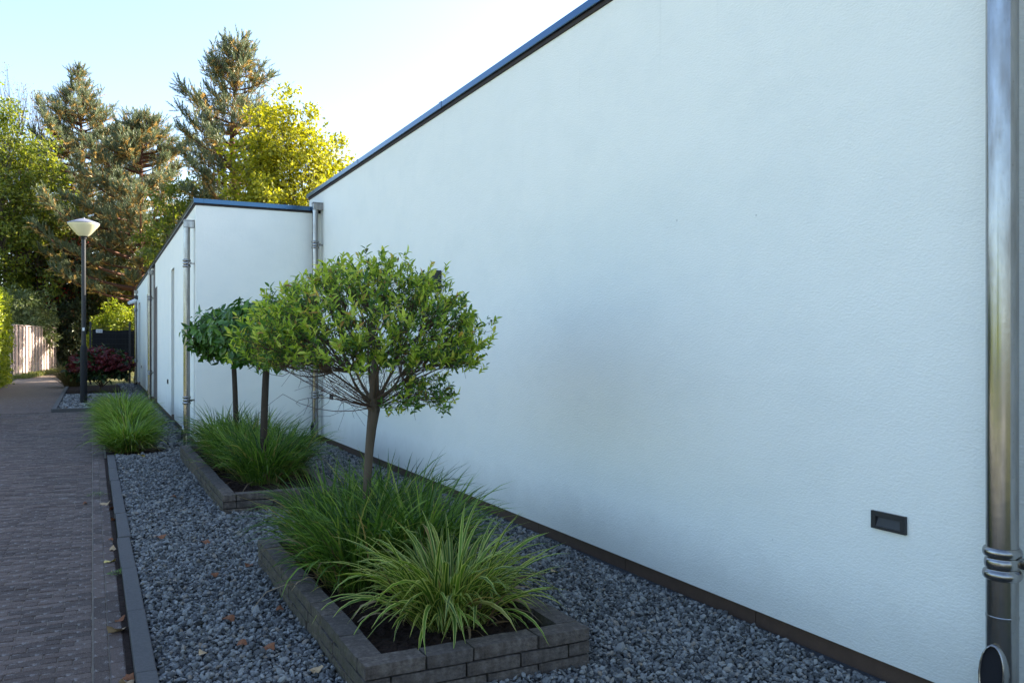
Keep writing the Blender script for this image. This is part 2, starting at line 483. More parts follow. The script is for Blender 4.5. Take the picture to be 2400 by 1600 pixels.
for c, i in enumerate(order):
    bx, by, rz, s = B[i]
    z = random.gauss(0, .0013) - .0015 * max(0, math.sin(bx * 2.3 + by * .9)) ** 2; tx = random.gauss(0, .012); ty = random.gauss(0, .007); jz = random.gauss(0, .012)
    if c < 300:
        o = bpy.data.objects.new('brick', pmesh); COL.objects.link(o)
        o.location = (bx, by, z); o.rotation_euler = (tx, ty, rz + jz); o.scale = (s, 1, 1)
        o.parent = path
    else:
        cR, sR = math.cos(rz + jz), math.sin(rz + jz)
        R = np.array([[cR * s, -sR, 0], [sR * s, cR, 0], [ty, tx, 1]])[None]
        rest.inst(TP, R, np.array([[bx, by, z]]))
rest.obj('brick_field', M['paver'], path, kind='stuff')

Acc().box(-8.1, -2.95, -9, 26.5, -.2, -.012).obj('bounce_ground', M['bounce_ground'], kind='structure', label='unseen pale ground added across the path to bounce sunlight')  # out of view, added to throw sunlight back onto the shaded wall
kerb = link('kerb', None, kind='structure', label='dark concrete kerb between the path and the gravel')
yy = 1.2
while yy < 12.5:
    L = min(.998, 12.58 - yy)
    o = Acc().box(-.045, .045, 0, L - .006, -.2, .042).obj('kerb_stone', M['kerb'], kerb)
    o.location = (.222 + random.gauss(0, .003), yy, random.gauss(0, .003)); o.rotation_euler = (0, random.gauss(0, .01), random.gauss(0, .003))
    bevelmod(o, .006)
    yy += 1.0

Acc().box(.268, 3.3, .5, 13.2, -.1, .004).obj('gravel_bed', M['gravel_bed'], kind='structure')
Acc().box(.8, 1.66, 13.2, 35.5, -.1, .003).obj('gravel_strip', M['gravel_bed'], kind='structure')
Acc().box(.177, .9, 12.5, 21.4, -.1, .012).obj('grass_bed_soil', M['soil'], kind='structure')
Acc().box(.145, .177, 1, 12.58, -.09, -.003).obj('kerb_gap_soil', M['soil'], kind='structure')

# gravel stones --------------------------------------------------------------
def ico():
    t = (1 + 5 ** .5) / 2
    V = np.array([(-1, t, 0), (1, t, 0), (-1, -t, 0), (1, -t, 0), (0, -1, t), (0, 1, t), (0, -1, -t), (0, 1, -t), (t, 0, -1), (t, 0, 1), (-t, 0, -1), (-t, 0, 1)], float)
    V /= np.linalg.norm(V[0])
    F = np.array([0,11,5, 0,5,1, 0,1,7, 0,7,10, 0,10,11, 1,5,9, 5,11,4, 11,10,2, 10,7,6, 7,1,8, 3,9,4, 3,4,2, 3,2,6, 3,6,8, 3,8,9, 4,9,5, 2,4,11, 6,2,10, 8,6,7, 9,8,1])
    return V, F, np.full(20, 3)
ICO = ico()
OCT = (np.array([(1, 0, 0), (-1, 0, 0), (0, 1, 0), (0, -1, 0), (0, 0, 1), (0, 0, -1)], float), np.array([0,2,4, 2,1,4, 1,3,4, 3,0,4, 2,0,5, 1,2,5, 3,1,5, 0,3,5]), np.full(8, 3))
def stones(rects, spacing, r, holes=(), z0=.004, layers=((0, 1.0),), T=ICO):
    acc = Acc()
    for zoff, dens in layers:
        for (x0, x1, y0, y1) in rects:
            nx, ny = int((x1 - x0) / spacing), int((y1 - y0) / spacing)
            gx, gy = np.meshgrid(np.arange(nx), np.arange(ny))
            P = np.stack([x0 + (gx.ravel() + .5 + .5 * (gy.ravel() % 2)) * spacing, y0 + (gy.ravel() + .5) * spacing], -1)
            P += RNG.uniform(-.38, .38, P.shape) * spacing
            P = P[RNG.random(len(P)) < dens]
            P = P[(P[:, 0] > x0 + r * .5) & (P[:, 0] < x1 - r * .5)]
            for (a, b, c, d) in holes:
                P = P[~((P[:, 0] > a) & (P[:, 0] < b) & (P[:, 1] > c) & (P[:, 1] < d))]
            n = len(P)
            if not n: continue
            sc = r * RNG.lognormal(0, .22, (n, 1)) * RNG.uniform(.62, 1.25, (n, 3)) * np.array([1, 1, .72])
            ang = RNG.uniform(0, 2 * PI, n); tl = RNG.normal(0, .35, (n, 2))
            c_, s_ = np.cos(ang), np.sin(ang)
            R = np.zeros((n, 3, 3))
            R[:, 0, 0] = c_; R[:, 0, 1] = -s_; R[:, 1, 0] = s_; R[:, 1, 1] = c_; R[:, 2, 2] = 1
            R[:, 2, 0] = tl[:, 0]; R[:, 2, 1] = tl[:, 1]
            R = R * sc[:, None, :]
            z = z0 + zoff + sc[:, 2] * .75 + .006 * np.sin(P[:, 0] * 9 + 2 * np.sin(P[:, 1] * 3)) + RNG.uniform(0, .006, n)
            Pz = np.concatenate([P, z[:, None]], 1)
            for k in range(6):
                TV = T[0] * (1 + VJ[k][:len(T[0]), None])
                m = np.arange(n) % 6 == k
                acc.inst((TV, T[1], T[2]), R[m], Pz[m])
    return acc
VJ = [RNG.uniform(-.24, .2, 12) for _ in range(6)]
PL1 = (1.02, 2.13, 3.41, 5.96)
PL2 = (1.04, 2.13, 7.83, 11.92)
holes = [(PL1[0] + .01, PL1[1] - .01, PL1[2] + .01, PL1[3] - .01), (PL2[0] + .01, PL2[1] - .01, PL2[2] + .01, PL2[3] - .01)]
stones([(.268, 3.2, 1.6, 7.2)], .0226, .0132, holes, layers=((0, 1.0), (.011, .25))).obj('gravel_stones', M['gravel'], kind='stuff', label='grey slate gravel spread around the near planter')
stones([(.268, 3.2, 7.2, 12.62), (.95, 3.2, 12.62, 13.1)], .027, .0175, holes, layers=((0, 1.0), (.012, .35)), T=OCT).obj('gravel_stones', M['gravel'], kind='stuff', label='grey slate gravel around the far planter')
stones([(.85, 1.37, 13.1, 34.5)], .05, .034, T=OCT).obj('gravel_stones', M['gravel'], kind='stuff', label='dark gravel strip along the low white building')

# ------------------------------------------------------------------ buildings
def strip_prism(acc, y0, y1, z0, z1, x_of, t):
    acc.prism([(x_of(y0), y0), (x_of(y0) + t, y0), (x_of(y1) + t, y1), (x_of(y1), y1)], z0, z1)
main = thing('main_building', (3.22, 5, 0), 'tall white stucco building filling the right side of the photo', 'building')
Acc().box(3.22, 12, -4, 13.91, .1, 3.918).obj('wall', M['stucco'], main)
yy = -4.0
while yy < 13.9:
    o = Acc().box(3.25, 3.4, yy, min(yy + 1.245, 13.89), -.06, .099).obj('plinth_board', M['plinth'], main)
    yy += 1.25
Acc().box(3.206, 11.9, -3.95, 13.93, 3.920, 3.950).obj('eaves_batten', M['trim_dark'], main)
yy = -4.02
while yy < 13.9:
    y1 = min(yy + 2.995, 13.965)
    o = Acc().box(3.182, 3.32, yy, y1, 3.952, 4.014).obj('roof_trim', M['trim'], main)
    bevelmod(o, .004)
    if y1 < 13.9: Acc().box(3.179, 3.3, y1 - .03, y1 + .035, 3.949, 4.017).obj('trim_connector', M['trim'], main)
    yy += 3.0
Acc().box(3.322, 12.02, 13.89, 13.965, 3.952, 4.014).obj('roof_trim', M['trim'], main)
Acc().box(3.325, 11.95, -3.95, 13.885, 3.955, 3.99).obj('roof', M['roof'], main)

lowx = lambda yv: 1.37 + (yv - 13.15) * .0075
low = thing('low_building', (1.4, 20, 0), 'lower white stucco building beyond, with narrow slots and wooden boards', 'building')
YE = 35.2
slots = [(17.15, 17.90), (26.73, 27.60), (32.08, 33.52)]
wood = (22.40, 24.75)
def slotted_wall(y0, y1, sl_):
    a = Acc(); ys = [y0] + [v for q in sl_ for v in q] + [y1]
    for i in range(0, len(ys), 2): strip_prism(a, ys[i], ys[i + 1], .1, 3.59, lowx, .42)
    for q in sl_: strip_prism(a, q[0], q[1], 3.0, 3.59, lowx, .42)
    a.obj('wall', M['stucco'], low)
slotted_wall(13.3005, wood[0], slots[:1])
slotted_wall(wood[1], YE, slots[1:])
Acc().box(1.37, 3.219, 13.15, 13.3, .1, 3.59).obj('gable_wall', M['stucco'], low)
Acc().box(1.96, 9, YE - .3, YE - .01, .1, 3.59).obj('end_wall', M['stucco'], low)
for s in slots:
    xm = lowx(s[0]) + .36
    w = Acc().box(xm, xm + .04, s[0], s[1], .14, 2.999).obj('window', M['frame'], low)
    Acc().box(xm - .012, xm - .001, s[0] + .06, s[1] - .06, .2, 2.93).obj('pane', M['glass'], w)
    Acc().box(lowx(s[0]) + .01, xm + .05, s[0] - .001, s[1] + .001, .06, .135).obj('window_sill', M['plinth'], low)
# wooden boards, slightly recessed, random lengths
yb = wood[0] + .004
while yb < wood[1] - .02:
    wd = min(random.choice((.095, .12, .14)), wood[1] - yb - .003)
    zc = .1
    while zc < 3.58:
        zl = min(zc + random.uniform(.7, 1.7), 3.585)
        xo = lowx(yb) + random.uniform(.03, .055)
        o = Acc().box(xo, xo + .09, yb, yb + wd, zc, zl - .004).obj('plank', M['clad'], low)
        zc = zl
    yb += wd + .006
Acc().box(lowx(wood[0]) + .14, lowx(wood[0]) + .2, wood[0], wood[1], .1, 3.585).obj('cladding_backing', M['trim_dark'], low)
strip_prism(b := Acc(), 22.40, 23.34, 2.965, 3.59, lambda v: lowx(v) + .004, .025); b.obj('lintel', M['stucco'], low)
yy = 13.18
while yy < YE - .02:
    y1 = min(yy + 1.996, YE - .02)
    strip_prism(b := Acc(), yy, y1, -.06, .098, lambda v: lowx(v) + .03, .12); b.obj('plinth_board', M['plinth'], low)
    yy += 2.0
Acc().box(1.53, 3.24, 13.18, 13.3, -.06, .098).obj('plinth_board', M['plinth'], low)
strip_prism(b := Acc(), 13.138, YE + .01, 3.592, 3.62, lambda v: lowx(v) - .012, 6); b.obj('eaves_batten', M['trim_dark'], low)
yy = 13.115
while yy < YE:
    y1 = min(yy + 2.995, YE + .03)
    strip_prism(b := Acc(), yy, y1, 3.622, 3.686, lambda v: lowx(v) - .035, .14); b.obj('roof_trim', M['trim'], low)
    yy += 3.0
Acc().box(lowx(13.1) + .107, 3.218, 13.115, 13.24, 3.622, 3.686).obj('roof_trim', M['trim'], low)
strip_prism(b := Acc(), 13.242, YE, 3.63, 3.66, lambda v: lowx(v) + .107, 5.8); b.obj('roof', M['roof'], low)

# ------------------------------------------------------------------ zinc downpipes
def downpipe(x, y, r, ztop, collars, zout, wallx, label, out_dir, hopper=True, gullies=0.0):
    t = thing('downpipe', (x, y, 0), label, 'downpipe', 'zinc downpipes on the white walls')
    body = Acc().lathe([(r, .01), (r, ztop)], x, y, 28)
    a_ = body.obj('pipe', M['zinc'], t, smooth=True)
    Acc().lathe([(r * 1.04, .0), (r * 1.06, .02), (r * 1.06, zout - .1), (r * 1.02, zout - .085)], x, y, 28).obj('base_sleeve', M['zinc'], t, smooth=True)
    zj = zout + .18
    Acc().lathe([(r * 1.001, zj - .01), (r * 1.025, zj - .008), (r * 1.025, zj), (r * 1.001, zj + .003)], x, y, 28).obj('seam', M['zinc'], t)
    for zc in collars:
        pr = []
        for k, (dz, amp) in enumerate(((-.045, .09), (0.0, .13), (.045, .16))):
            rr = .019
            for q in range(7):
                an = -PI / 2 + q * PI / 6
                pr.append((r * 1.01 + (rr * .62 if dz else rr * .3) * math.cos(an), zc + dz * .95 + rr * math.sin(an)))
        o = Acc().lathe(pr, x, y, 28).obj('collar', M['zinc'], t, smooth=True)
        Acc().box(x + r * .7, wallx - .001, y - .012, y + .012, zc - .012, zc + .012).obj('bracket_arm', M['zinc'], o)
        Acc().box(x + r * .55, x + r * .55 + .045, y - r - .034, y - r * .6, zc - .016, zc + .016).obj('bracket_lug', M['zinc'], o)
        Acc().tube([(x + r * .55 + .022, y - r - .044, zc), (x + r * .55 + .022, y - r - .034, zc)], .008, 6).obj('bolt', M['black'], o)
    if hopper:
        h = Acc().box(x - r * .95, wallx - .002, y - r * 1.12, y + r * 1.12, ztop - .02, ztop + .085).obj('outlet_box', M['zinc'], t)
        bevelmod(h, .006)
        Acc().box(x - r * 1.02, wallx - .001, y - r * 1.18, y + r * 1.18, ztop + .0855, ztop + .097).obj('lid', M['zinc'], t)
    # leaf outlet: a slanted scoop with an oval mouth
    d = Vector((out_dir[0], out_dir[1], 0)).normalized()
    c0 = np.array([x, y, zout - .09]); dv = np.array(d)
    side = np.array([-dv[1], dv[0], 0])
    sc_ = Acc(); n = 18; an = np.arange(n) * 2 * PI / n
    rings = []
    for f, wf in ((0.2, .8), (1.0, .8), (1.75, .84), (1.78, .76), (1.6, .72)):
        zz = np.sin(an) * .11 * (1 if f > .5 else .9)
        tilt = (zz + .11) * .12
        rings.append(c0 + dv * (r * f - tilt[:, None]) + side * (np.cos(an) * r * wf)[:, None] + np.array([0, 0, 1]) * (zz * (1 if f != 1.78 else .93))[:, None] + np.array([0, 0, .06]))
    V = np.concatenate(rings)
    Q = []
    for k in range(4):
        for j in range(n):
            j2 = (j + 1) % n
            Q += [k * n + j, k * n + j2, (k + 1) * n + j2, (k + 1) * n + j]
    sc_.add(V, Q, [4] * (4 * n))
    sc_.obj('leaf_outlet', M['zinc'], t, smooth=True)
    b2 = Acc(); b2.add(rings[4] , list(range(n)), [n]); b2.obj('outlet_shade_disc', M['blackcloth'], t)  # black disc in the mouth, painted as the shade inside the pipe
    return t
downpipe(3.115, 2.02, .056, 4.3 - .45, [.71], .33, 3.22, 'stained zinc downpipe at the right edge of the photo', (-1, -.12), hopper=True)
downpipe(3.105, 13.02, .047, 3.64, [3.08, .745], .26, 3.22, 'zinc downpipe in the corner where the two white buildings meet', (-.85, -.6))
downpipe(1.262, 13.34, .047, 3.29, [2.74, .70], .26, 1.37, 'zinc downpipe at the near corner of the low building', (-1, .25))
downpipe(1.35, 23.86, .047, 3.36, [2.725, .78], .26, 1.45, 'zinc downpipe beside the weathered wooden boards', (-.6, .8))
downpipe(1.45, 34.16, .05, 3.42, [2.775, .9], .26, 1.53, 'farthest zinc downpipe, by the black gate', (-.6, .8))

# ------------------------------------------------------------------ wall fittings
def wall_light(x, y0, y1, z0, z1, label):
    t = thing('wall_light', (x, (y0 + y1) / 2, z0), label, 'wall light', 'black recessed lights low on the white walls')
    w = y1 - y0; hgt = z1 - z0; b = .024; p = .016
    fr = Acc()
    fr.box(x - p, x - .001, y0, y1, z1 - .022, z1); fr.box(x - p, x - .001, y0, y1, z0, z0 + .013)
    fr.box(x - p, x - .001, y0, y0 + b, z0 + .0131, z1 - .0221); fr.box(x - p, x - .001, y1 - b, y1, z0 + .0131, z1 - .0221)
    fr.obj('bezel', M['black'], t)
    # sloping reflector inside the mouth
    ac = Acc(); ac.add([(x - p + .002, y0 + b, z0 + .0132), (x - p + .002, y1 - b, z0 + .0132), (x - .0015, y1 - b, z1 - .0225), (x - .0015, y0 + b, z1 - .0225)], [0, 1, 2, 3], [4])
    ac.obj('reflector', M['black'], t)
    return t
wall_light(3.22, 2.52, 2.70, .703, .783, 'black louvre light on the wall beside the right edge downpipe')
wall_light(3.22, 12.36, 12.53, .705, .787, 'black louvre light on the tall wall near its far downpipe')
wall_light(lowx(18.76), 18.66, 18.86, .707, .80, 'black louvre light on the low building before the wooden boards')
wall_light(lowx(31.07), 30.98, 31.17, .707, .79, 'farthest black louvre light on the low building')
t = thing('wall_lamp', (3.22, 8.12, 2.1), 'dark box lamp on the tall wall behind the near tree crown', 'wall lamp')
bevelmod(Acc().box(3.14, 3.219, 8.03, 8.20, 2.08, 2.30).obj('housing', M['black'], t), .006)
Acc().box(3.02, 3.139, 8.05, 8.18, 2.12, 2.24).obj('lamp_head', M['frame'], t)
t = thing('security_camera', (1.5, 34.05, 3.15), 'white security camera on a black box below the low roof', 'camera')
bevelmod(Acc().box(1.40, 1.52, 34.0, 34.16, 3.16, 3.32).obj('mount_box', M['black'], t), .01)
Acc().tube([(1.42, 33.9, 3.12), (1.2, 33.7, 3.02)], [.07, .06], 12).obj('camera_body', M['white'], t)
Acc().tube([(1.46, 34.0, 3.15), (1.42, 33.9, 3.12)], .03, 8).obj('camera_arm', M['white'], t)

# ------------------------------------------------------------------ planters of stacked concrete blocks
CRS = .065
def block_mesh(L, W, H, name='block'):
    """rough split-faced block with knocked edges; origin at the middle of its base"""
    nx, ny, nz = max(3, int(L / .05)), 3, 3
    xs = np.linspace(-L / 2, L / 2, nx); ys = np.linspace(-W / 2, W / 2, ny); zs = np.linspace(0, H, nz)
    idx = {}; V = []; Lp = []; S = []
    def vid(i, j, k):
        if (i, j, k) not in idx:
            idx[(i, j, k)] = len(V)
            p = np.array([xs[i], ys[j], zs[k]])
            e = (i in (0, nx - 1)) + (j in (0, ny - 1)) + (k in (0, nz - 1))
            c = np.array([0, 0, H / 2])
            d = np.array([np.sign(p[0]) if i in (0, nx - 1) else 0, np.sign(p[1]) if j in (0, ny - 1) else 0, (1 if k == nz - 1 else -1) if k in (0, nz - 1) else 0])
            p = p - d * (.0018 if e >= 2 else 0) - np.abs(RNG.normal(0, .0016, 3)) * d
            V.append(p)
        return idx[(i, j, k)]
    for k in (0, nz - 1):
        for i in range(nx - 1):
            for j in range(ny - 1):
                q = [vid(i, j, k), vid(i + 1, j, k), vid(i + 1, j + 1, k), vid(i, j + 1, k)]
                Lp += q if k else q[::-1]; S.append(4)
    for j in (0, ny - 1):
        for i in range(nx - 1):
            for k in range(nz - 1):
                q = [vid(i, j, k), vid(i + 1, j, k), vid(i + 1, j, k + 1), vid(i, j, k + 1)]
                Lp += q if j == 0 else q[::-1]; S.append(4)
    for i in (0, nx - 1):
        for j in range(ny - 1):
            for k in range(nz - 1):
                q = [vid(i, j, k), vid(i, j + 1, k), vid(i, j + 1, k + 1), vid(i, j, k + 1)]
                Lp += q[::-1] if i == 0 else q; S.append(4)
    a = Acc(); a.add(V, Lp, S)
    return a.mesh(name, M['block'])
BW = .118
def planter(rect, label, first_front):
    x0, x1, y0, y1 = rect
    t = thing('planter', ((x0 + x1) / 2, (y0 + y1) / 2, 0), label, 'planter', 'block planters in the gravel')
    def run(p0, p1, z, inward, cuts):
        """lay blocks from p0 to p1, outer face on that line"""
        p0, p1 = np.array(p0, float), np.array(p1, float)
        Lt = np.linalg.norm(p1 - p0); d = (p1 - p0) / Lt; rz = math.atan2(d[1], d[0])
        s = 0.0; k = 0
        while s < Lt - .01:
            L = cuts[k] if k < len(cuts) else random.choice((.28, .31, .33, .225))
            if Lt - s - L < .09: L = Lt - s
            mid = p0 + d * (s + L / 2) + np.array(inward) * (BW / 2 + random.gauss(0, .0022))
            o = bpy.data.objects.new('block', block_mesh(L - .003, BW, CRS - .0022)); COL.objects.link(o)
            o.location = (mid[0] - t.location[0], mid[1] - t.location[1], z + .0011)
            o.rotation_euler = (0, 0, rz + random.gauss(0, .003))
            o.parent = t
            s += L; k += 1
    for c in range(3):
        z = c * CRS
        alt = c % 2
        fr = first_front[c]
        # even courses: front and back run through; odd: the sides do
        if not alt:
            run((x0, y0), (x1, y0), z, (0, 1), fr)
            run((x0, y1), (x1, y1), z, (0, -1), [])
            run((x0, y0 + BW), (x0, y1 - BW), z, (1, 0), [.2 + .1 * (c > 0)])
            run((x1, y0 + BW), (x1, y1 - BW), z, (-1, 0), [.25])
        else:
            run((x0 + BW, y0), (x1 - BW, y0), z, (0, 1), fr)
            run((x0 + BW, y1), (x1 - BW, y1), z, (0, -1), [])
            run((x0, y0), (x0, y1), z, (1, 0), [.31])
            run((x1, y0), (x1, y1), z, (-1, 0), [.3])
    # crumbly soil
    n1, n2 = 26, int(26 * (y1 - y0) / (x1 - x0))
    gx, gy = np.meshgrid(np.linspace(x0 + BW - .01, x1 - BW + .01, n1), np.linspace(y0 + BW - .01, y1 - BW + .01, n2))
    z = .125 + .018 * np.sin(gx * 11 + gy * 7) + RNG.normal(0, .007, gx.shape) + .035 * np.exp(-((gx - (x0 + .42)) ** 2 + (gy - (y0 + .35)) ** 2) / .02)
    V = np.stack([gx, gy, z], -1).reshape(-1, 3)
    i = np.arange(n2 - 1)[:, None] * n1 + np.arange(n1 - 1)[None]
    Q = np.stack([i, i + 1, i + n1 + 1, i + n1], -1).reshape(-1)
    a = Acc(); a.add(V, Q, [4] * (len(Q) // 4)); a.obj('soil', M['soil'], t, smooth=False)
    nn = int(260 * (y1 - y0))
    P = np.stack([RNG.uniform(x0 + BW + .01, x1 - BW - .01, nn), RNG.uniform(y0 + BW + .01, y1 - BW - .01, nn), RNG.uniform(.125, .15, nn)], -1)
    sc = RNG.uniform(.006, .016, nn)
    Rm = np.repeat(np.eye(3)[None], nn, 0) * sc[:, None, None] * RNG.uniform(.6, 1.2, (nn, 3))[:, None, :]
    Acc().inst((OCT[0] * (1 + VJ[0][:6, None]), OCT[1], OCT[2]), Rm, P).obj('soil_crumbs', M['soil'], t, kind='stuff')
    return t
planter(PL1, 'near planter of stacked dark blocks holding striped grass', [[.3, .27, .26, .28], [.35, .27, .26], [.279, .224, .330, .278]])
planter(PL2, 'far planter of stacked dark blocks under two round evergreen trees', [[.3, .3, .2], [.33, .28], [.119, .34, .33]])

# ------------------------------------------------------------------ grasses
def blades(n, cx, cy, z0, rbase, Lr, w, tilt=(.1, .9), bend=(.5, 1.7), seg=7, azbias=None):
    """ribbon blades: V (n, seg+1, 3 across, 3)"""
    az = RNG.uniform(0, 2 * PI, n)
    rb = rbase * np.sqrt(RNG.random(n))
    th0 = RNG.uniform(*tilt, n) * (.35 + .65 * rb / rbase)
    bd = RNG.uniform(*bend, n)
    Ln = RNG.uniform(*Lr, n)
    W = w * RNG.uniform(.7, 1.2, n)
    az2 = az + RNG.normal(0, .35, n)
    base = np.stack([cx + rb * np.cos(az), cy + rb * np.sin(az), np.full(n, z0)], -1)
    tt = np.linspace(0, 1, seg + 1)
    th = th0[:, None] + bd[:, None] * tt[None] ** 1.6
    st = Ln[:, None] / seg
    r = np.concatenate([np.zeros((n, 1)), np.cumsum(np.sin((th[:, :-1] + th[:, 1:]) / 2) * st, 1)], 1)
    z = np.concatenate([np.zeros((n, 1)), np.cumsum(np.cos((th[:, :-1] + th[:, 1:]) / 2) * st, 1)], 1)
    sw = RNG.normal(0, .12, n)[:, None] * tt[None] ** 2 * Ln[:, None]
    d = np.stack([np.cos(az2), np.sin(az2), 0 * az2], -1); sd = np.stack([-np.sin(az2), np.cos(az2), 0 * az2], -1)
    C = base[:, None] + r[..., None] * d[:, None] + sw[..., None] * sd[:, None] + z[..., None] * np.array([0, 0, 1.0])
    C[..., 2] = np.maximum(C[..., 2], .02)
    prof = np.interp(tt, [0, .15, .5, .8, 1], [.55, .9, 1, .7, .04])
    tw = RNG.normal(0, .5, n)[:, None] * tt[None]
    nrm = np.stack([np.cos(th) * np.cos(az2)[:, None] * -1, np.cos(th) * np.sin(az2)[:, None] * -1, np.sin(th)], -1)
    sdv = sd[:, None] * np.cos(tw)[..., None] + nrm * np.sin(tw)[..., None]
    hw = (W[:, None] * prof / 2)[..., None]
    Lft = C + sdv * hw; Rgt = C - sdv * hw; Mid = C - nrm * hw * .45
    V = np.stack([Lft, Mid, Rgt], 2)
    return V
def blade_topology(seg):
    Q = []
    for k in range(seg):
        for j in range(2):
            a = k * 3 + j
            Q += [a, a + 1, a + 4, a + 3]
    uv = [(u, k / seg) for k in range(seg + 1) for u in (0, .5, 1)]
    return np.array(Q), np.array(uv)
def add_blades(acc, V):
    n, s1 = V.shape[:2]; Q, uv = blade_topology(s1 - 1)
    k = s1 * 3
    acc.add(V.reshape(-1, 3), (Q[None] + (np.arange(n) * k)[:, None]), np.full(n * len(Q) // 4, 4), np.tile(uv, (n, 1)))
def clump(name, label, cx, cy, z0, mat, specs, group, single=0, category='grass plant'):
    t = thing(name, (cx, cy, z0), label, category, group)
    if category == 'grass plant':
        rb_, lr_ = specs[0][1][0], specs[0][1][1]
        st_ = Acc(); add_blades(st_, blades(specs[0][0] // 7, cx, cy, z0, rb_ * 1.2, (lr_[0] * .35, lr_[1] * .75), specs[0][1][2] * .8, tilt=(.1, 1.3), bend=(.2, 2.4), seg=5))
        st_.obj('dead_straw', M['bl_straw'], t, kind='stuff')
    Vs = [blades(n, cx, cy, z0, *a, **k) for n, a, k in specs]
    if single:
        V = Vs[0]
        tipd = np.linalg.norm(V[:, -1, 1] - np.array([0, 0, 1.2]), axis=1)
        ordr = np.argsort(tipd)
        acc = Acc()
        add_blades(acc, V[ordr[single:]])
        for q in Vs[1:]: add_blades(acc, q)
        body = acc.obj('blades', mat, t, kind='stuff')
        for i in ordr[:single]:
            a = Acc(); add_blades(a, V[i:i + 1]); a.obj('blade', mat, t)
    else:
        acc = Acc()
        for q in Vs: add_blades(acc, q)
        acc.obj('blades', mat, t, kind='stuff')
    return t
SED = 'green sedge clumps in the planters'
clump('striped_sedge', 'green and cream striped sedge at the front of the near planter', 1.63, 3.98, .12, M['bl_vari'],
      [(430, (.19, (.33, .66), .021), dict(tilt=(.02, .9), bend=(.7, 2.4), seg=9)), (170, (.17, (.2, .38), .017), dict(tilt=(.0, .5), bend=(.2, 1.2), seg=5))], None, single=240)
def sedge(x, y, label, hgt=1.0, wide=.2, nb=900):
    clump('sedge_clump', label, x, y, .12, M['bl_sedge'],
          [(nb * 6 // 10, (wide, (.34 * hgt, .70 * hgt), .0118), dict(tilt=(.02, .6), bend=(.4, 2.1), seg=7)), (nb // 3, (wide * 1.05, (.2 * hgt, .45 * hgt), .009), dict(tilt=(.1, 1.0), bend=(.3, 1.4), seg=5))], SED)
sedge(1.42, 4.80, 'green sedge clump spilling over the near planter edge towards the path', 1.04)
sedge(1.78, 4.78, 'green sedge clump in the near planter, behind the striped sedge on the wall side', 1.11)
sedge(1.45, 5.42, 'green sedge clump in the far left corner of the near planter', 1.07)
sedge(1.82, 5.50, 'green sedge clump in the near planter beside the wall, just behind the trunk', 1.13)
sedge(1.56, 8.75, 'front green sedge clump in the far planter', 1.04)
sedge(1.82, 9.2, 'green sedge clump on the wall side of the far planter', 1.07)
sedge(1.47, 9.75, 'green sedge clump on the gravel side of the far planter, between the two trunks', 1.07)
sedge(1.75, 10.3, 'green sedge clump between the two evergreen trunks, against the white wall', 1.13)
sedge(1.52, 11.1, 'rear green sedge clump in the far planter near the corner downpipe', 1.13)
for i, (x, y, lab) in enumerate([(.47, 12.98, 'nearest clump of the bright green grass row beside the path'), (.49, 14.1, 'second clump from the front in the bright grass row beside the path'),
                                 (.47, 15.3, 'middle clump of the bright grass row beside the path'), (.5, 16.6, 'fourth clump from the front in the bright grass row beside the path'),
                                 (.52, 18.0, 'farthest clump of the bright grass row, towards the lamp post')]):
    k_ = 1.0 if i == 0 else 1.22
    clump('fountain_grass', lab, x, y, .0, M['bl_fount'],
          [(850, (.18, (.34 * k_, .66 * k_), .0115), dict(tilt=(.03, .62 if i else .75), bend=(.6, 2.1), seg=7)), (320, (.19, (.25, .46), .011), dict(tilt=(.3, 1.1), bend=(.7, 1.7), seg=5))], 'bright grass clumps in a row by the path')
clump('tan_grass', 'tan feathery grass beside the lit end of the path', -.62, 33.2, .0, M['bl_tan'],
      [(900, (.25, (.7, 1.15), .012), dict(tilt=(.03, .7), bend=(.5, 1.7), seg=6))], None)

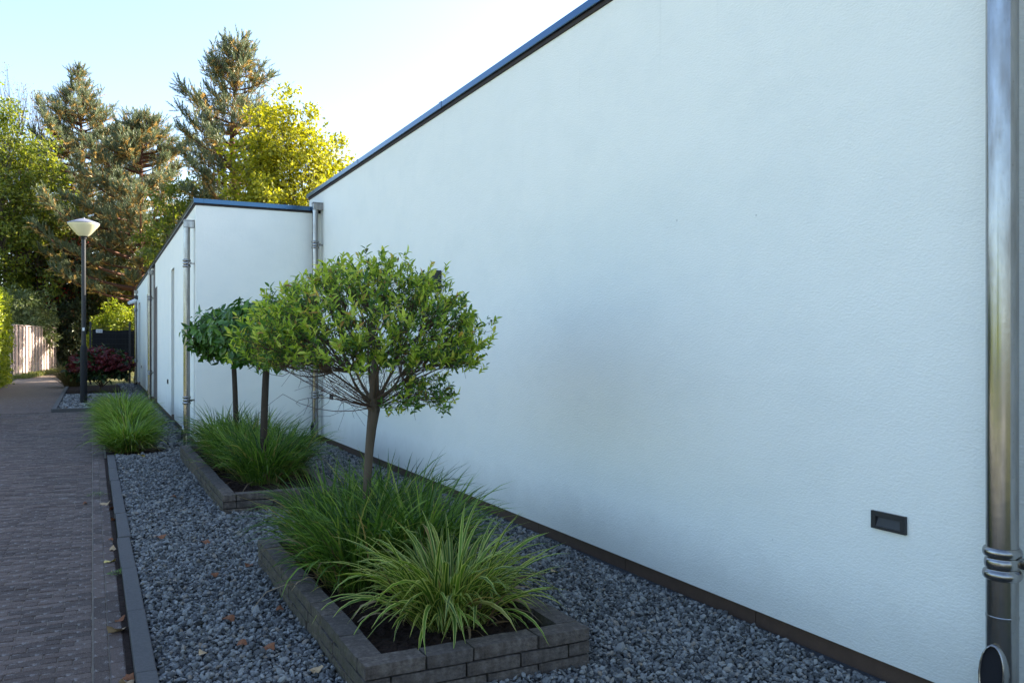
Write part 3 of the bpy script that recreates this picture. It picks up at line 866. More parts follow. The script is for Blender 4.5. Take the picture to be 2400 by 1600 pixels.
# ------------------------------------------------------------------ leaves and trees
def leaf_t(w=.3, fold=.12, droop=.12):
    """leaf along +Y, unit length, 8 verts"""
    V = np.array([(0, 0, 0), (-w * .8, .3, fold), (-w * .75, .65, fold * .8 - droop * .4), (0, 1, -droop), (w * .75, .65, fold * .8 - droop * .4), (w * .8, .3, fold), (0, .3, 0), (0, .65, -droop * .4)])
    V[:, 0] *= .62
    L = np.array([0, 6, 1, 1, 6, 7, 2, 2, 7, 3, 0, 5, 6, 5, 4, 7, 6, 4, 3, 7]); S = np.array([3, 4, 3, 3, 4, 3])
    return V, L, S
def quad_leaf(w=.4):
    V = np.array([(0, 0, 0), (-w / 2, .45, .06), (0, 1, -.06), (w / 2, .45, .06)])
    return V, np.array([0, 3, 2, 1]), np.array([4])
def whorl(tip, axis, n, ang, L, rng_l=.25):
    """n leaves round each tip; returns P, D, N, len"""
    m = len(tip)
    ref = np.where(np.abs(axis[:, 2:3]) < .9, np.array([[0, 0, 1.0]]), np.array([[1.0, 0, 0]]))
    u = np.cross(axis, ref); u /= np.linalg.norm(u, axis=1, keepdims=True); v = np.cross(axis, u)
    a = (np.arange(n)[None] * 2.4 + RNG.uniform(0, 6.28, (m, 1))) + RNG.normal(0, .2, (m, n))
    e = RNG.normal(ang, .22, (m, n))
    D = np.cos(e)[..., None] * axis[:, None] + np.sin(e)[..., None] * (np.cos(a)[..., None] * u[:, None] + np.sin(a)[..., None] * v[:, None])
    Nn = np.sin(e)[..., None] * axis[:, None] - np.cos(e)[..., None] * (np.cos(a)[..., None] * u[:, None] + np.sin(a)[..., None] * v[:, None])
    P = np.repeat(tip[:, None], n, 1) - axis[:, None] * (np.arange(n) * .012 * L / .05)[None, :, None]
    Ls = L * RNG.uniform(1 - rng_l, 1 + rng_l, (m, n))
    return P.reshape(-1, 3), D.reshape(-1, 3), Nn.reshape(-1, 3), Ls.ravel()
def skeleton(acc_big, acc_small, fork, tips, n1, n2, r1, r2, r3, f1=.4, f2=.72, sag=.1, sides=6):
    C2, a2 = kmeans(tips, n2); C1, a1 = kmeans(C2, n1)
    N2 = fork + f2 * (C2 - fork) + RNG.normal(0, .02, C2.shape) * np.linalg.norm(C2 - fork, axis=1, keepdims=True)
    N1 = fork + f1 * (C1 - fork)
    s = np.linalg.norm(tips - fork, axis=1).mean()
    J = lambda: RNG.normal(0, .05, 3) * s
    for p in N1:
        acc_big.tube(bez(fork, fork * .5 + p * .5 + J() + np.array([0, 0, -sag * s * .3]), p, 6), np.linspace(r1, r2 * 1.1, 6), sides)
    for q, k in zip(N2, a1):
        p = N1[k]
        acc_big.tube(bez(p, p * .5 + q * .5 + J(), q, 5), np.linspace(r2, r3, 5), max(4, sides - 1), cap=False)
    for tpt, k in zip(tips, a2):
        q = N2[k]
        acc_small.tube(bez(q, q * .5 + tpt * .5 + J() * .8, tpt, 4), np.linspace(r3, r3 * .35, 4), 3, cap=False)
    return N2, a2
def single_leaves(acc_obj_parent, T, mat, Mx, P, k, name='leaf'):
    a = Acc(); a.add(*T); me = a.mesh(name, mat)
    for i in range(k):
        o = bpy.data.objects.new(name, me); COL.objects.link(o)
        m4 = Matrix.Identity(4)
        for r in range(3):
            for c in range(3): m4[r][c] = Mx[i][r, c]
            m4[r][3] = P[i][r]
        o.parent = acc_obj_parent
        o.matrix_basis = m4
def nearest_first(P):
    return np.argsort(np.linalg.norm(P - np.array([0, 0, CAM_H]), axis=1))

# --- near tree: loose umbrella crown, bare brown twigs underneath
def near_tree():
    bx, by = 1.575, 5.15
    t = thing('standard_tree', (bx, by, .12), 'loose umbrella-crowned small tree with pale new leaves in the near planter', 'tree')
    fork = np.array([bx + .03, by, 1.14])
    wood_ = Acc(); tw = Acc(); bare = Acc()
    pts = bez(np.array([bx - .02, by, .1]), np.array([bx - .04, by, .7]), fork, 8)
    wood_.tube(pts, [.031, .028, .026, .0255, .026, .027, .031, .038], 10)
    # a knobbly head at the fork
    wood_.tube([fork + np.array([0, 0, -.03]), fork + np.array([-.012, 0, .03]), fork + np.array([.0, .0, .10]), fork + np.array([.005, 0, .34])], [.036, .04, .032, .02], 9)
    # crown tips
    n = 940
    d = rdir(n * 3)
    d = d[d[:, 2] > -.42][:n]
    rad = RNG.uniform(.70, 1.0, len(d)) ** .7
    lump = 1 + .10 * np.sin(d[:, 0] * 5 + 1.3) * np.cos(d[:, 1] * 4) + RNG.normal(0, .05, len(d))
    hz = np.where(d[:, 2] > 0, .50, .46)
    tips = np.stack([d[:, 0] * .77, d[:, 1] * .77, d[:, 2] * hz], -1) * (rad * lump)[:, None]
    c0 = np.array([bx - .01, by + .02, 1.60])
    tips = tips + c0
    # image-left underside is bare and higher, image-right hangs lower
    lat = (tips[:, 0] - bx) * ca - (tips[:, 1] - by) * sa
    lowz = np.where(lat > .12, 1.17, np.where(lat < -.28, 1.21, 1.31))
    keep = tips[:, 2] > lowz + RNG.normal(0, .03, len(tips))
    tips = tips[keep]
    # a hanging lower right fringe
    k = 50
    fr = np.stack([RNG.uniform(.12, .55, k), RNG.uniform(-.35, .35, k), RNG.uniform(1.13, 1.35, k)], -1)
    fr = np.stack([bx + fr[:, 0] * ca + fr[:, 1] * sa, by - fr[:, 0] * sa + fr[:, 1] * ca, fr[:, 2]], -1)
    tips = np.concatenate([tips, fr])
    N2, a2 = skeleton(wood_, tw, fork + np.array([0, 0, .03]), tips, 8, 110, .012, .0058, .0026, sag=.0)
    # bare twigs below
    m = 48
    az = RNG.uniform(0, 2 * PI, m); rr = RNG.uniform(.25, .62, m)
    e = np.stack([bx + rr * np.cos(az), by + rr * np.sin(az), 1.16 + RNG.uniform(.0, .28, m) + rr * .12], -1)
    for p in e:
        midp = fork * .5 + p * .5 + RNG.normal(0, .05, 3)
        c = bez(fork, midp, p, 6)
        bare.tube(c, np.linspace(.0038, .0013, 6), 3, cap=False)
        for q in range(3):
            s0 = c[RNG.integers(2, 6)]
            bare.tube(bez(s0, s0 + RNG.normal(0, .05, 3), s0 + RNG.normal(0, .11, 3) + np.array([0, 0, .03]), 4), np.linspace(.0018, .0009, 4), 3, cap=False)
    wood_.obj('trunk', M['bark'], t, smooth=True)
    tw.obj('twigs', M['twig'], t, kind='stuff')
    bare.obj('bare_twigs', M['twig'], t, kind='stuff')
    T = leaf_t(.34, .10, .10)
    out = tips - (c0 + np.array([0, 0, -.35])); out /= np.linalg.norm(out, axis=1, keepdims=True)
    ax = out * .7 + np.array([0, 0, .55]) + RNG.normal(0, .3, out.shape); ax /= np.linalg.norm(ax, axis=1, keepdims=True)
    crown = None
    # young rosettes at the outer tips, upper crown mostly
    P1, D1, N1, L1 = whorl(tips, ax, 7, .75, .043, .45)
    yo = np.repeat(RNG.random(len(tips)) < np.clip((tips[:, 2] - 1.0) / .6, .35, .85), 7)
    # older leaves along the twigs
    P2, D2, N2_, L2 = [], [], [], []
    for j in range(9):
        f = RNG.uniform(.25, .98, len(tips))[:, None]
        p = N2[a2] * (1 - f) + tips * f + RNG.normal(0, .018, tips.shape)
        dd = ax * .35 + rdir(len(tips)) * .9
        P2.append(p); D2.append(dd); N2_.append(rdir(len(tips)) * .6 + np.array([0, 0, .8])); L2.append(RNG.uniform(.018, .046, len(tips)))
    P2, D2, N2_, L2 = map(np.concatenate, (P2, D2, N2_, L2))
    PO = np.concatenate([P1[~yo], P2]); DO = np.concatenate([D1[~yo], D2]); NO = np.concatenate([N1[~yo], N2_]); LO = np.concatenate([L1[~yo], L2])
    MO = frames(DO, NO) * LO[:, None, None]
    ao = Acc().inst(T, MO, PO)
    crown = ao.obj('crown', M['lv_will'], t, kind='stuff')
    MY = frames(D1[yo], N1[yo]) * L1[yo][:, None, None]; PY = P1[yo]
    o_ = nearest_first(PY)
    single_leaves(crown, T, M['lv_young'], MY[o_[:300]], PY[o_[:300]], 300)
    Acc().inst(T, MY[o_[300:]], PY[o_[300:]]).obj('young_leaves', M['lv_young'], crown, kind='stuff')
near_tree()

def laurel_tree(bx, by, label, lean, rt):
    t = thing('evergreen_standard', (bx, by, .12), label, 'tree', 'clipped evergreen standards in the far planter')
    top = np.array([bx + lean, by, 1.36])
    wood_ = Acc(); tw = Acc()
    wood_.tube(bez(np.array([bx, by, .1]), np.array([bx - lean * .3, by, .7]), top, 7), np.linspace(rt * 1.05, rt * .9, 7), 10)
    c0 = np.array([bx + lean, by, 1.66])
    n = 230
    i = np.arange(n) + .5
    ph = np.arccos(1 - 2 * i / n); th = PI * (1 + 5 ** .5) * i
    d = np.stack([np.cos(th) * np.sin(ph), np.sin(th) * np.sin(ph), np.cos(ph)], -1) + RNG.normal(0, .06, (n, 3))
    rad = RNG.uniform(.86, 1.04, n) * (1 + .06 * np.sin(d[:, 0] * 6 + bx * 9) * np.sin(d[:, 1] * 5 + by))
    tips = c0 + d * np.array([.56, .56, .36]) * rad[:, None]
    tips[:, 2] = np.maximum(tips[:, 2], 1.34 + RNG.normal(0, .03, n))
    skeleton(wood_, tw, top, tips, 8, 45, .018, .009, .004, sag=0)
    wood_.obj('trunk', M['bark_dark'], t, smooth=True)
    tw.obj('twigs', M['bark_dark'], t, kind='stuff')
    inner = c0 + (tips - c0) * RNG.uniform(.62, .85, (n, 1))
    T = leaf_t(.46, .07, .2)
    res = []
    for tp, k, L in ((tips, 9, .099), (inner, 6, .088)):
        out = (tp - c0) / np.array([.56, .56, .36]); out /= np.linalg.norm(out, axis=1, keepdims=True)
        ax = out + np.array([0, 0, .25]) + RNG.normal(0, .2, out.shape); ax /= np.linalg.norm(ax, axis=1, keepdims=True)
        P, D, N_, Ls = whorl(tp, ax, k, 1.1, L, .3)
        D = D + np.array([0, 0, -.45])
        res.append((P, D, N_, Ls))
    P, D, N_, Ls = (np.concatenate(x) for x in zip(*res))
    Mx = frames(D, N_) * Ls[:, None, None]
    o_ = nearest_first(P)
    crown = Acc().inst(T, Mx[o_[300:]], P[o_[300:]]).obj('crown', M['lv_laur'], t, kind='stuff')
    single_leaves(crown, T, M['lv_laur'], Mx[o_[:300]], P[o_[:300]], 300)
laurel_tree(1.60, 8.96, 'round dark evergreen tree in the far planter, half hidden by the loose tree', .03, .038)
laurel_tree(1.60, 10.85, 'round dark evergreen tree at the back of the far planter, nearer the downpipe', -.03, .033)

# ------------------------------------------------------------------ street lamp and its bed
def street_lamp(x, y):
    t = thing('street_lamp', (x, y, 0), 'black street lamp post with a cream conical lamp bowl', 'street lamp')
    Acc().lathe([(.081, -.1), (.081, 1.40), (.074, 1.46), (.054, 1.50)], x, y, 20).obj('base_sleeve', M['lamp_base'], t, smooth=True)
    Acc().lathe([(.0535, 1.48), (.047, 4.18), (.047, 4.2)], x, y, 20).obj('pole', M['lamp_pole'], t, smooth=True)
    Acc().lathe([(.0, 4.14), (.062, 4.15), (.07, 4.2), (.11, 4.235), (.0, 4.24)], x, y, 20).obj('neck', M['lamp_base'], t)
    Acc().lathe([(.105, 4.225), (.16, 4.27), (.27, 4.40), (.35, 4.50), (.362, 4.525), (.36, 4.55), (.345, 4.555)], x, y, 36).obj('bowl', M['bowl'], t, smooth=True)
    cap = Acc().lathe([(.368, 4.538), (.37, 4.556), (.35, 4.565), (.2, 4.62), (.09, 4.66), (.0, 4.668)], x, y, 36).obj('cap', M['lamp_cap'], t, smooth=True)
    Acc().lathe([(.03, 4.664), (.026, 4.69), (.0, 4.694)], x, y, 12).obj('finial', M['lamp_cap'], cap)
    Acc().box(x - .03, x + .02, y - .0545, y - .05, 1.86, 1.94).obj('sticker', M['white'], t)
street_lamp(-.19, 23.55)
kb = link('bed_kerb', None, kind='structure', label='concrete edging round the lamp post bed')
for (x0, x1, y0, y1) in [(-.82, .1, 21.42, 21.52), (.105, .95, 21.42, 21.52), (-.82, -.72, 21.525, 24.5), (-.82, -.72, 24.505, 27.6), (-.72, .3, 27.5, 27.6), (-.82, -.72, 27.605, 32.5), (.305, .95, 27.5, 27.6)]:
    bevelmod(Acc().box(x0, x1, y0, y1, -.1, .075).obj('kerb_stone', M['kerb'], kb), .008)
Acc().box(-.718, .85, 21.522, 27.498, -.09, .02).obj('lamp_bed', M['gravel_bed'], kind='structure')
Acc().box(-.718, .85, 27.602, 33.5, -.09, .04).obj('shrub_bed', M['soil'], kind='structure')
stones([(-.71, .84, 21.53, 27.49)], .055, .036, z0=.02, T=OCT).obj('gravel_stones', M['gravel'], kind='stuff', label='light gravel in the square bed around the lamp post')

# ------------------------------------------------------------------ shrubs, hedge, hydrangea
def blob_points(n, c, r, shell=.55, low=-1.0, lump=.16, seed=0.0):
    d = rdir(int(n * 1.6)); d = d[d[:, 2] > low][:n]
    rad = shell + (1 - shell) * RNG.random(len(d)) ** .6
    L = 1 + lump * (np.sin(d[:, 0] * 4 + seed) * np.cos(d[:, 1] * 5 + seed * 2) + .6 * np.sin(d[:, 2] * 7 + d[:, 0] * 6 + seed * 3))
    return np.asarray(c) + d * np.asarray(r) * (rad * L)[:, None], d
def leafy(name, label, cat, c, r, tips_n, leaves_per, size, mat, base, spread, group=None, low=-1.0, bark=None, trunk_r=.05, fork_h=.3, n1=6, n2=30, seed=0.0, shell=.45, wl=.5, thinbr=.006, partname='foliage', lump=.16, branches=True):
    """a shrub or tree: tips in an uneven blob, branches to them, leaf clusters round them"""
    t = thing(name, base, label, cat, group)
    tips, d = blob_points(tips_n, c, r, shell, low, lump, seed)
    tips[:, 2] = np.maximum(tips[:, 2], base[2] + .12)
    w_, tw = Acc(), Acc()
    b = np.array(base, float); top = b * (1 - fork_h) + np.array(c) * fork_h
    top[2] = b[2] + fork_h * (np.array(c)[2] + r[2] - b[2])
    if branches:
        w_.tube(bez(b + np.array([0, 0, -.1]), (b + top) / 2 + RNG.normal(0, trunk_r, 3), top, 6), np.linspace(trunk_r * 1.2, trunk_r * .8, 6), 8)
        skeleton(w_, tw, top, tips, n1, n2, trunk_r * .6, trunk_r * .28, thinbr, f1=.4, f2=.75, sag=0, sides=5)
        w_.obj('trunk', bark or M['tree_bark'], t, smooth=True)
        tw.obj('twigs', bark or M['tree_bark'], t, kind='stuff')
    n = len(tips) * leaves_per
    P = np.repeat(tips, leaves_per, 0) + rdir(n) * (spread * RNG.random(n) ** .5)[:, None] * np.array([1, 1, .8])
    P[:, 2] = np.maximum(P[:, 2], base[2] + .03)
    D = rdir(n) + np.repeat(d, leaves_per, 0) * .5 + np.array([0, 0, -.3])
    Nn = rdir(n) * .7 + np.repeat(d, leaves_per, 0) * .5 + np.array([0, 0, .7])
    S = size * RNG.uniform(.6, 1.3, n)
    f = Acc().inst(quad_leaf(wl), frames(D, Nn) * S[:, None, None], P).obj(partname, mat, t, kind='stuff')
    return t, tips

# hedge along the left of the path
def hedge(x0, x1, y0, y1, h):
    t = thing('hedge', ((x0 + x1) / 2, (y0 + y1) / 2, 0), 'tall clipped yellow-green hedge at the left edge of the photo', 'hedge')
    Acc().box(x0 + .25, x1 - .22, y0 + .25, y1 - .25, 0, h - .25).obj('light_block_core', M['lv_dark'], t)  # solid dark box added behind the leaves to block light
    n = 26000
    area = np.array([(y1 - y0) * h, (x1 - x0) * h, (x1 - x0) * h, (x1 - x0) * (y1 - y0)]); pick = RNG.choice(4, n, p=area / area.sum())
    u, v = RNG.random(n), RNG.random(n)
    P = np.zeros((n, 3)); O = np.zeros((n, 3))
    m = pick == 0; P[m] = np.stack([np.full(m.sum(), x1), y0 + u[m] * (y1 - y0), v[m] * h], -1); O[m] = (1, 0, 0)
    m = pick == 1; P[m] = np.stack([x0 + u[m] * (x1 - x0), np.full(m.sum(), y0), v[m] * h], -1); O[m] = (0, -1, 0)
    m = pick == 2; P[m] = np.stack([x0 + u[m] * (x1 - x0), np.full(m.sum(), y1), v[m] * h], -1); O[m] = (0, 1, 0)
    m = pick == 3; P[m] = np.stack([x0 + u[m] * (x1 - x0), y0 + v[m] * (y1 - y0), np.full(m.sum(), h)], -1); O[m] = (0, 0, 1)
    wob = .09 * np.sin(P[:, 1] * 2.1 + P[:, 2] * 3) + .07 * np.sin(P[:, 1] * 5.3 - P[:, 2] * 4.1)
    P += O * (wob + RNG.uniform(-.2, .07, n))[:, None] + RNG.normal(0, .03, P.shape)
    P[:, 2] = np.maximum(P[:, 2], .03)
    S = RNG.uniform(.06, .13, n)
    Acc().inst(quad_leaf(.6), frames(rdir(n) + O * .5, rdir(n) * .8 + O * .7 + np.array([0, 0, .4])) * S[:, None, None], P).obj('foliage', M['lv_hedge'], t, kind='stuff')
hedge(-4.2, -2.88, 27, 37.7, 3.35)

# grey board fence behind the hedge end
def board_fence(p0, p1, h, label):
    t = thing('board_fence', ((p0[0] + p1[0]) / 2, (p0[1] + p1[1]) / 2, 0), label, 'fence')
    p0, p1 = np.array(p0, float), np.array(p1, float)
    L = np.linalg.norm(p1 - p0); d = (p1 - p0) / L; rz = math.atan2(d[1], d[0])
    mA = Acc().box(-.15, .15, -.012, .012, .06, h).mesh('plank', M['fence'])
    n = int(L / .31)
    for i in range(n):
        c = p0 + d * (i + .5) * L / n
        for off, dx in ((0.0, 0.0),):
            o = bpy.data.objects.new('plank', mA); COL.objects.link(o); o.parent = t
            sh = .03 if i % 2 else -.0
            nrm = np.array([d[1], -d[0]])
            cc = c + nrm * sh
            o.location = (cc[0] - t.location[0], cc[1] - t.location[1], random.uniform(-.015, .02)); o.rotation_euler = (0, 0, rz); o.scale = (.86 if i % 2 else .62, 1, 1)
    R = Matrix.Rotation(rz, 4, 'Z')
    def bar(name, s0, s1, off, th, z0, z1):
        nrm = np.array([d[1], -d[0]])
        q = [p0 + d * s0 + nrm * off, p0 + d * s1 + nrm * off, p0 + d * s1 + nrm * (off + th), p0 + d * s0 + nrm * (off + th)]
        Acc().prism([tuple(x) for x in q], z0, z1).obj(name, M['fence'], t)
    bar('top_rail', -.02, L + .02, -.03, .09, h + .022, h + .06)
    for z in (.5, 1.9): bar('rail', 0, L, -.065, .04, z, z + .09)
    for s in (0, L / 3, 2 * L / 3, L): bar('post', s - .05, s + .05, -.16, .09, -.1, h + .015)
board_fence((-3.13, 42.8), (-1.72, 51.7), 2.32, 'sunlit grey wooden board fence beyond the hedge')

# hydrangea
def hydrangea():
    c = (.25, 28.9, .78); r = (.86, .95, .58)
    t, tips = leafy('hydrangea', 'red-flowered hydrangea bush behind the street lamp', 'shrub', c, r, 230, 10, .15, M['hyd_leaf'], (.25, 28.9, .04), .14, low=-.6, bark=M['twig'], trunk_r=.03, fork_h=.12, n1=10, n2=40, wl=.62)
    d = rdir(400); d = d[(d[:, 2] > -.1) & (d[:, 1] < .5)][:130]
    a = Acc()
    m = 34
    fd = rdir(m); fd[:, 2] = np.abs(fd[:, 2])
    a.inst(quad_leaf(.9), frames(rdir(m), fd) * .05, fd * np.array([.1, .1, .075]))
    a.inst(ICO, np.eye(3)[None] * np.array([.082, .082, .062]), np.zeros((1, 3)))
    me = a.mesh('flower_head', M['hyd_flower'])
    for q in d:
        o = bpy.data.objects.new('flower_head', me); COL.objects.link(o); o.parent = t
        p = np.array(c) + q * np.array(r) * RNG.uniform(.88, 1.04)
        o.location = Vector(p) - t.location; s = random.uniform(.8, 1.35); o.scale = (s, s, s)
        o.rotation_euler = (random.uniform(-.5, .5), random.uniform(-.5, .5), random.uniform(0, 6.28))
hydrangea()

# black gate with wind screen and sign
def gate():
    t = thing('garden_gate', (.65, 35.6, 0), 'black wire-mesh gate with black screen cloth at the end of the low building', 'gate')
    y = 35.6
    for x in (-.06, 1.30): bevelmod(Acc().box(x - .035, x + .035, y - .035, y + .035, -.1, 2.38).obj('post', M['black'], t), .005)
    mesh = Acc()
    for z in np.arange(.08, 2.31, .205): mesh.box(-.02, 1.62, y - .041, y - .036, z - .004, z + .004)
    for x in np.arange(0, 1.62, .05): mesh.box(x - .002, x + .002, y - .036, y - .032, .05, 2.3)
    mesh.obj('wire_mesh', M['black'], t, kind='stuff')
    n = 40; xs = np.linspace(.0, 1.55, n)
    top = 2.08 - .05 * np.sin((xs) * 2.1) * (xs > .3) - .035 * (xs > 1.35); yw = y + .012 * np.sin(xs * 9)
    V = np.concatenate([np.stack([xs, yw, np.full(n, .92)], -1), np.stack([xs, yw, top], -1), np.stack([xs, yw + .004, np.full(n, .92)], -1), np.stack([xs, yw + .004, top], -1)])
    Q = []
    for i in range(n - 1): Q += [i, i + 1, n + i + 1, n + i, 2 * n + i, 3 * n + i, 3 * n + i + 1, 2 * n + i + 1]
    a = Acc(); a.add(V, Q, [4] * (2 * (n - 1))); a.obj('screen_cloth', M['blackcloth'], t)
    s = thing('gate_sign', (.24, 35.55, 1.95), 'small white sign with dark letters on the black gate', 'sign')
    Acc().box(.13, .35, 35.548, 35.556, 1.95, 2.075).obj('panel', M['white'], s)
    cu = bpy.data.curves.new('lettering', 'FONT'); cu.body = 'NMB'; cu.size = .085; cu.align_x = 'CENTER'; cu.extrude = .001
    o = bpy.data.objects.new('lettering_source', cu); COL.objects.link(o)
    dg = bpy.context.evaluated_depsgraph_get()
    me = bpy.data.meshes.new_from_object(o.evaluated_get(dg))
    bpy.data.objects.remove(o)
    me.materials.clear(); me.materials.append(M['sign_ink'])
    l = bpy.data.objects.new('lettering', me); COL.objects.link(l); l.parent = s
    l.location = (0, -.0045, .032); l.rotation_euler = (PI / 2, 0, 0)
gate()

# ------------------------------------------------------------------ trees behind
# columns: pines
def needle_shoot(nb=22, L=.34, nl=.15, w=.022):
    """bottle-brush shoot along +Z"""
    z = np.linspace(.02, L, nb); a = np.arange(nb) * 2.4
    e = .75 - .35 * (z / L)
    D = np.stack([np.sin(e) * np.cos(a), np.sin(e) * np.sin(a), np.cos(e)], -1)
    P = np.stack([0 * z, 0 * z, z], -1)
    V, Lp, S = [], [], []
    for i in range(nb):
        sd = np.array([-math.sin(a[i]), math.cos(a[i]), 0]) * w / 2
        k = len(V)
        V += [P[i] - sd, P[i] + sd, P[i] + D[i] * nl * (1.1 - .4 * z[i] / L)]
        Lp += [k, k + 1, k + 2]; S.append(3)
    return np.array(V), np.array(Lp), np.array(S)
SHOOT = needle_shoot(17, .40, .17, .034)
SHOOT_OLD = needle_shoot(12, .36, .17, .04)
def pine(label, x, y, h, prof, lean=0.0, whorl_dz=.62, seed=1, dens=1.0, skip=None):
    """prof: list of (relative height, radius)"""
    rg = np.random.default_rng(seed)
    t = thing('pine_tree', (x, y, 0), label, 'tree', 'pines behind the low building')
    hs, rs = zip(*prof)
    w_ = Acc()
    zz = np.linspace(-.2, h, 14)
    trunk = np.stack([x + lean * (zz / h) ** 2 + .12 * np.sin(zz * .7 + seed), y + .1 * np.cos(zz * .6), zz], -1)
    w_.tube(trunk, np.interp(zz / h, [0, .6, 1], [.26, .15, .018]), 9)
    sp, sd, op, od = [], [], [], []
    z = h * hs[0]
    br = Acc()
    while z < h - .15:
        f = z / h
        R = np.interp(f, hs, rs)
        k = rg.integers(5, 8) if R > .5 else 4
        a0 = rg.uniform(0, 6.28)
        cx = np.interp(z, zz, trunk[:, 0]); cy = np.interp(z, zz, trunk[:, 1])
        for q in range(k):
            az = a0 + q * 2 * PI / k + rg.normal(0, .25)
            Rl = R * rg.uniform(.45, 1.22)
            rise = Rl * rg.uniform(.12, .55) * (0.6 + .9 * f)
            d = np.array([math.cos(az), math.sin(az), 0])
            s0 = np.array([cx, cy, z + rg.normal(0, .1)]); e0 = s0 + d * Rl + np.array([0, 0, rise])
            mid = s0 + d * Rl * .55 + np.array([0, 0, rise * .12])
            c = bez(s0, mid, e0, 7)
            br.tube(c, np.linspace(.02 + .018 * Rl, .009, 7), 4, cap=False)
            m = max(4, int(Rl * 7 * dens))
            for j in range(m):
                u = rg.uniform(.28, 1.0) if j else 1.0
                i0 = min(5, int(u * 6)); pt = c[i0] * (1 - (u * 6 - i0)) + c[i0 + 1] * (u * 6 - i0)
                sl_ = rg.uniform(.15, .42) * min(1.0, Rl * .8) * (1.15 - .5 * u)
                sdv = np.array([-d[1], d[0], 0]) * rg.choice([-1, 1]) * rg.uniform(.3, 1) + d * .7 + np.array([0, 0, rg.uniform(.1, .8)])
                sdv /= np.linalg.norm(sdv)
                e1 = pt + sdv * sl_ * 1.6
                br.tube([pt, (pt + e1) / 2 + np.array([0, 0, -.02]), e1], [.009, .007, .005], 3, cap=False)
                for g in range(3):
                    ax = np.array([d[0] * .45, d[1] * .45, 1.0]) + rg.normal(0, .38, 3)
                    sp.append(pt * (g / 3) + e1 * (1 - g / 3) + rg.normal(0, .05, 3)); sd.append(ax)
                for _o in range(int(rg.random() < .8)):
                    op.append(pt * .75 + e1 * .25 + rg.normal(0, .08, 3)); od.append(sdv + rg.normal(0, .5, 3))
        z += whorl_dz * rg.uniform(.7, 1.25) * (1 if f < .8 else .75)
    for g in range(6):
        sp.append(np.array([trunk[-1, 0], trunk[-1, 1], h - .12 * g])); sd.append(np.array([rg.normal(0, .3), rg.normal(0, .3), 1]))
    w_.obj('trunk', M['pine_bark'], t, smooth=True)
    br.obj('branches', M['pine_bark'], t, kind='stuff')
    def fr_z(Dv):
        Dv = np.array(Dv); Fm = frames(Dv, rdir(len(Dv)))       # Y axis = D
        return np.stack([Fm[:, :, 0], Fm[:, :, 2], Fm[:, :, 1]], -1)
    s = rg.uniform(.75, 1.35, len(sp))
    Acc().inst(SHOOT, fr_z(sd) * s[:, None, None], np.array(sp)).obj('crown', M['needle'], t, kind='stuff')
    Acc().inst(SHOOT_OLD, fr_z(od) * 1.1, np.array(op)).obj('old_needles', M['needle_old'], t, kind='stuff')
pine('tall straight pine standing above the low roof', 6.1, 41.7, 16.25, [(.2, 1.6), (.36, 1.9), (.5, 2.3), (.62, 2.5), (.72, 2.0), (.84, 1.35), (.92, .75), (.97, .3), (1, .1)], seed=3, whorl_dz=.5, dens=1.2)
pine('broad pine with the highest top on the left, above the street lamp', -.64, 57.5, 18.2, [(.2, 3.4), (.32, 4.5), (.5, 4.6), (.66, 3.9), (.78, 2.5), (.86, 1.3), (.92, .6), (1, .12)], seed=5, whorl_dz=.55, dens=1.2)
pine('spreading pine with low branches between the street lamp and the low roof', 2.2, 50.3, 14.1, [(.28, 4.4), (.42, 4.8), (.6, 4.0), (.75, 3.0), (.88, 1.5), (.95, .6), (1, .15)], seed=9, whorl_dz=.5, dens=1.25, lean=.5)

BG = 'leafy trees and tall shrubs behind the buildings'
leafy('yellow_tree', 'bright yellow-green leafy tree rising behind the main roof', 'tree', (7.75, 36.5, 6.9), (2.7, 2.6, 5.2), 560, 54, .2, M['lv_yellow'], (7.9, 36.5, 0), .5, BG, trunk_r=.16, fork_h=.2, n1=9, n2=70, seed=1.2, shell=.35, thinbr=.012, partname='crown', wl=.55)
leafy('green_tree', 'green leafy tree at the left edge, behind the fence', 'tree', (-4.3, 53.0, 8.6), (3.4, 3.2, 6.2), 560, 46, .22, M['lv_green'], (-4.4, 53, 0), .6, BG, trunk_r=.2, fork_h=.2, n1=9, n2=70, seed=2.7, shell=.35, thinbr=.014, partname='crown', wl=.6)
leafy('maple_tree', 'dark green maple branches between the two pine groups, above the low roof', 'tree', (4.3, 43.0, 6.2), (2.3, 2.2, 3.4), 260, 40, .2, M['lv_green'], (4.4, 43, 0), .45, BG, trunk_r=.13, fork_h=.3, n1=8, n2=50, seed=4.1, shell=.45, thinbr=.012, partname='crown')
leafy('birch_tree', 'thin-leaved wispy birch top behind the left pine', 'tree', (-4.6, 69, 14.5), (3.0, 2.5, 6.4), 520, 9, .14, M['lv_birch'], (-4.7, 69, 0), .7, BG, trunk_r=.16, fork_h=.35, n1=8, n2=70, seed=3.3, shell=.5, thinbr=.02, partname='crown')
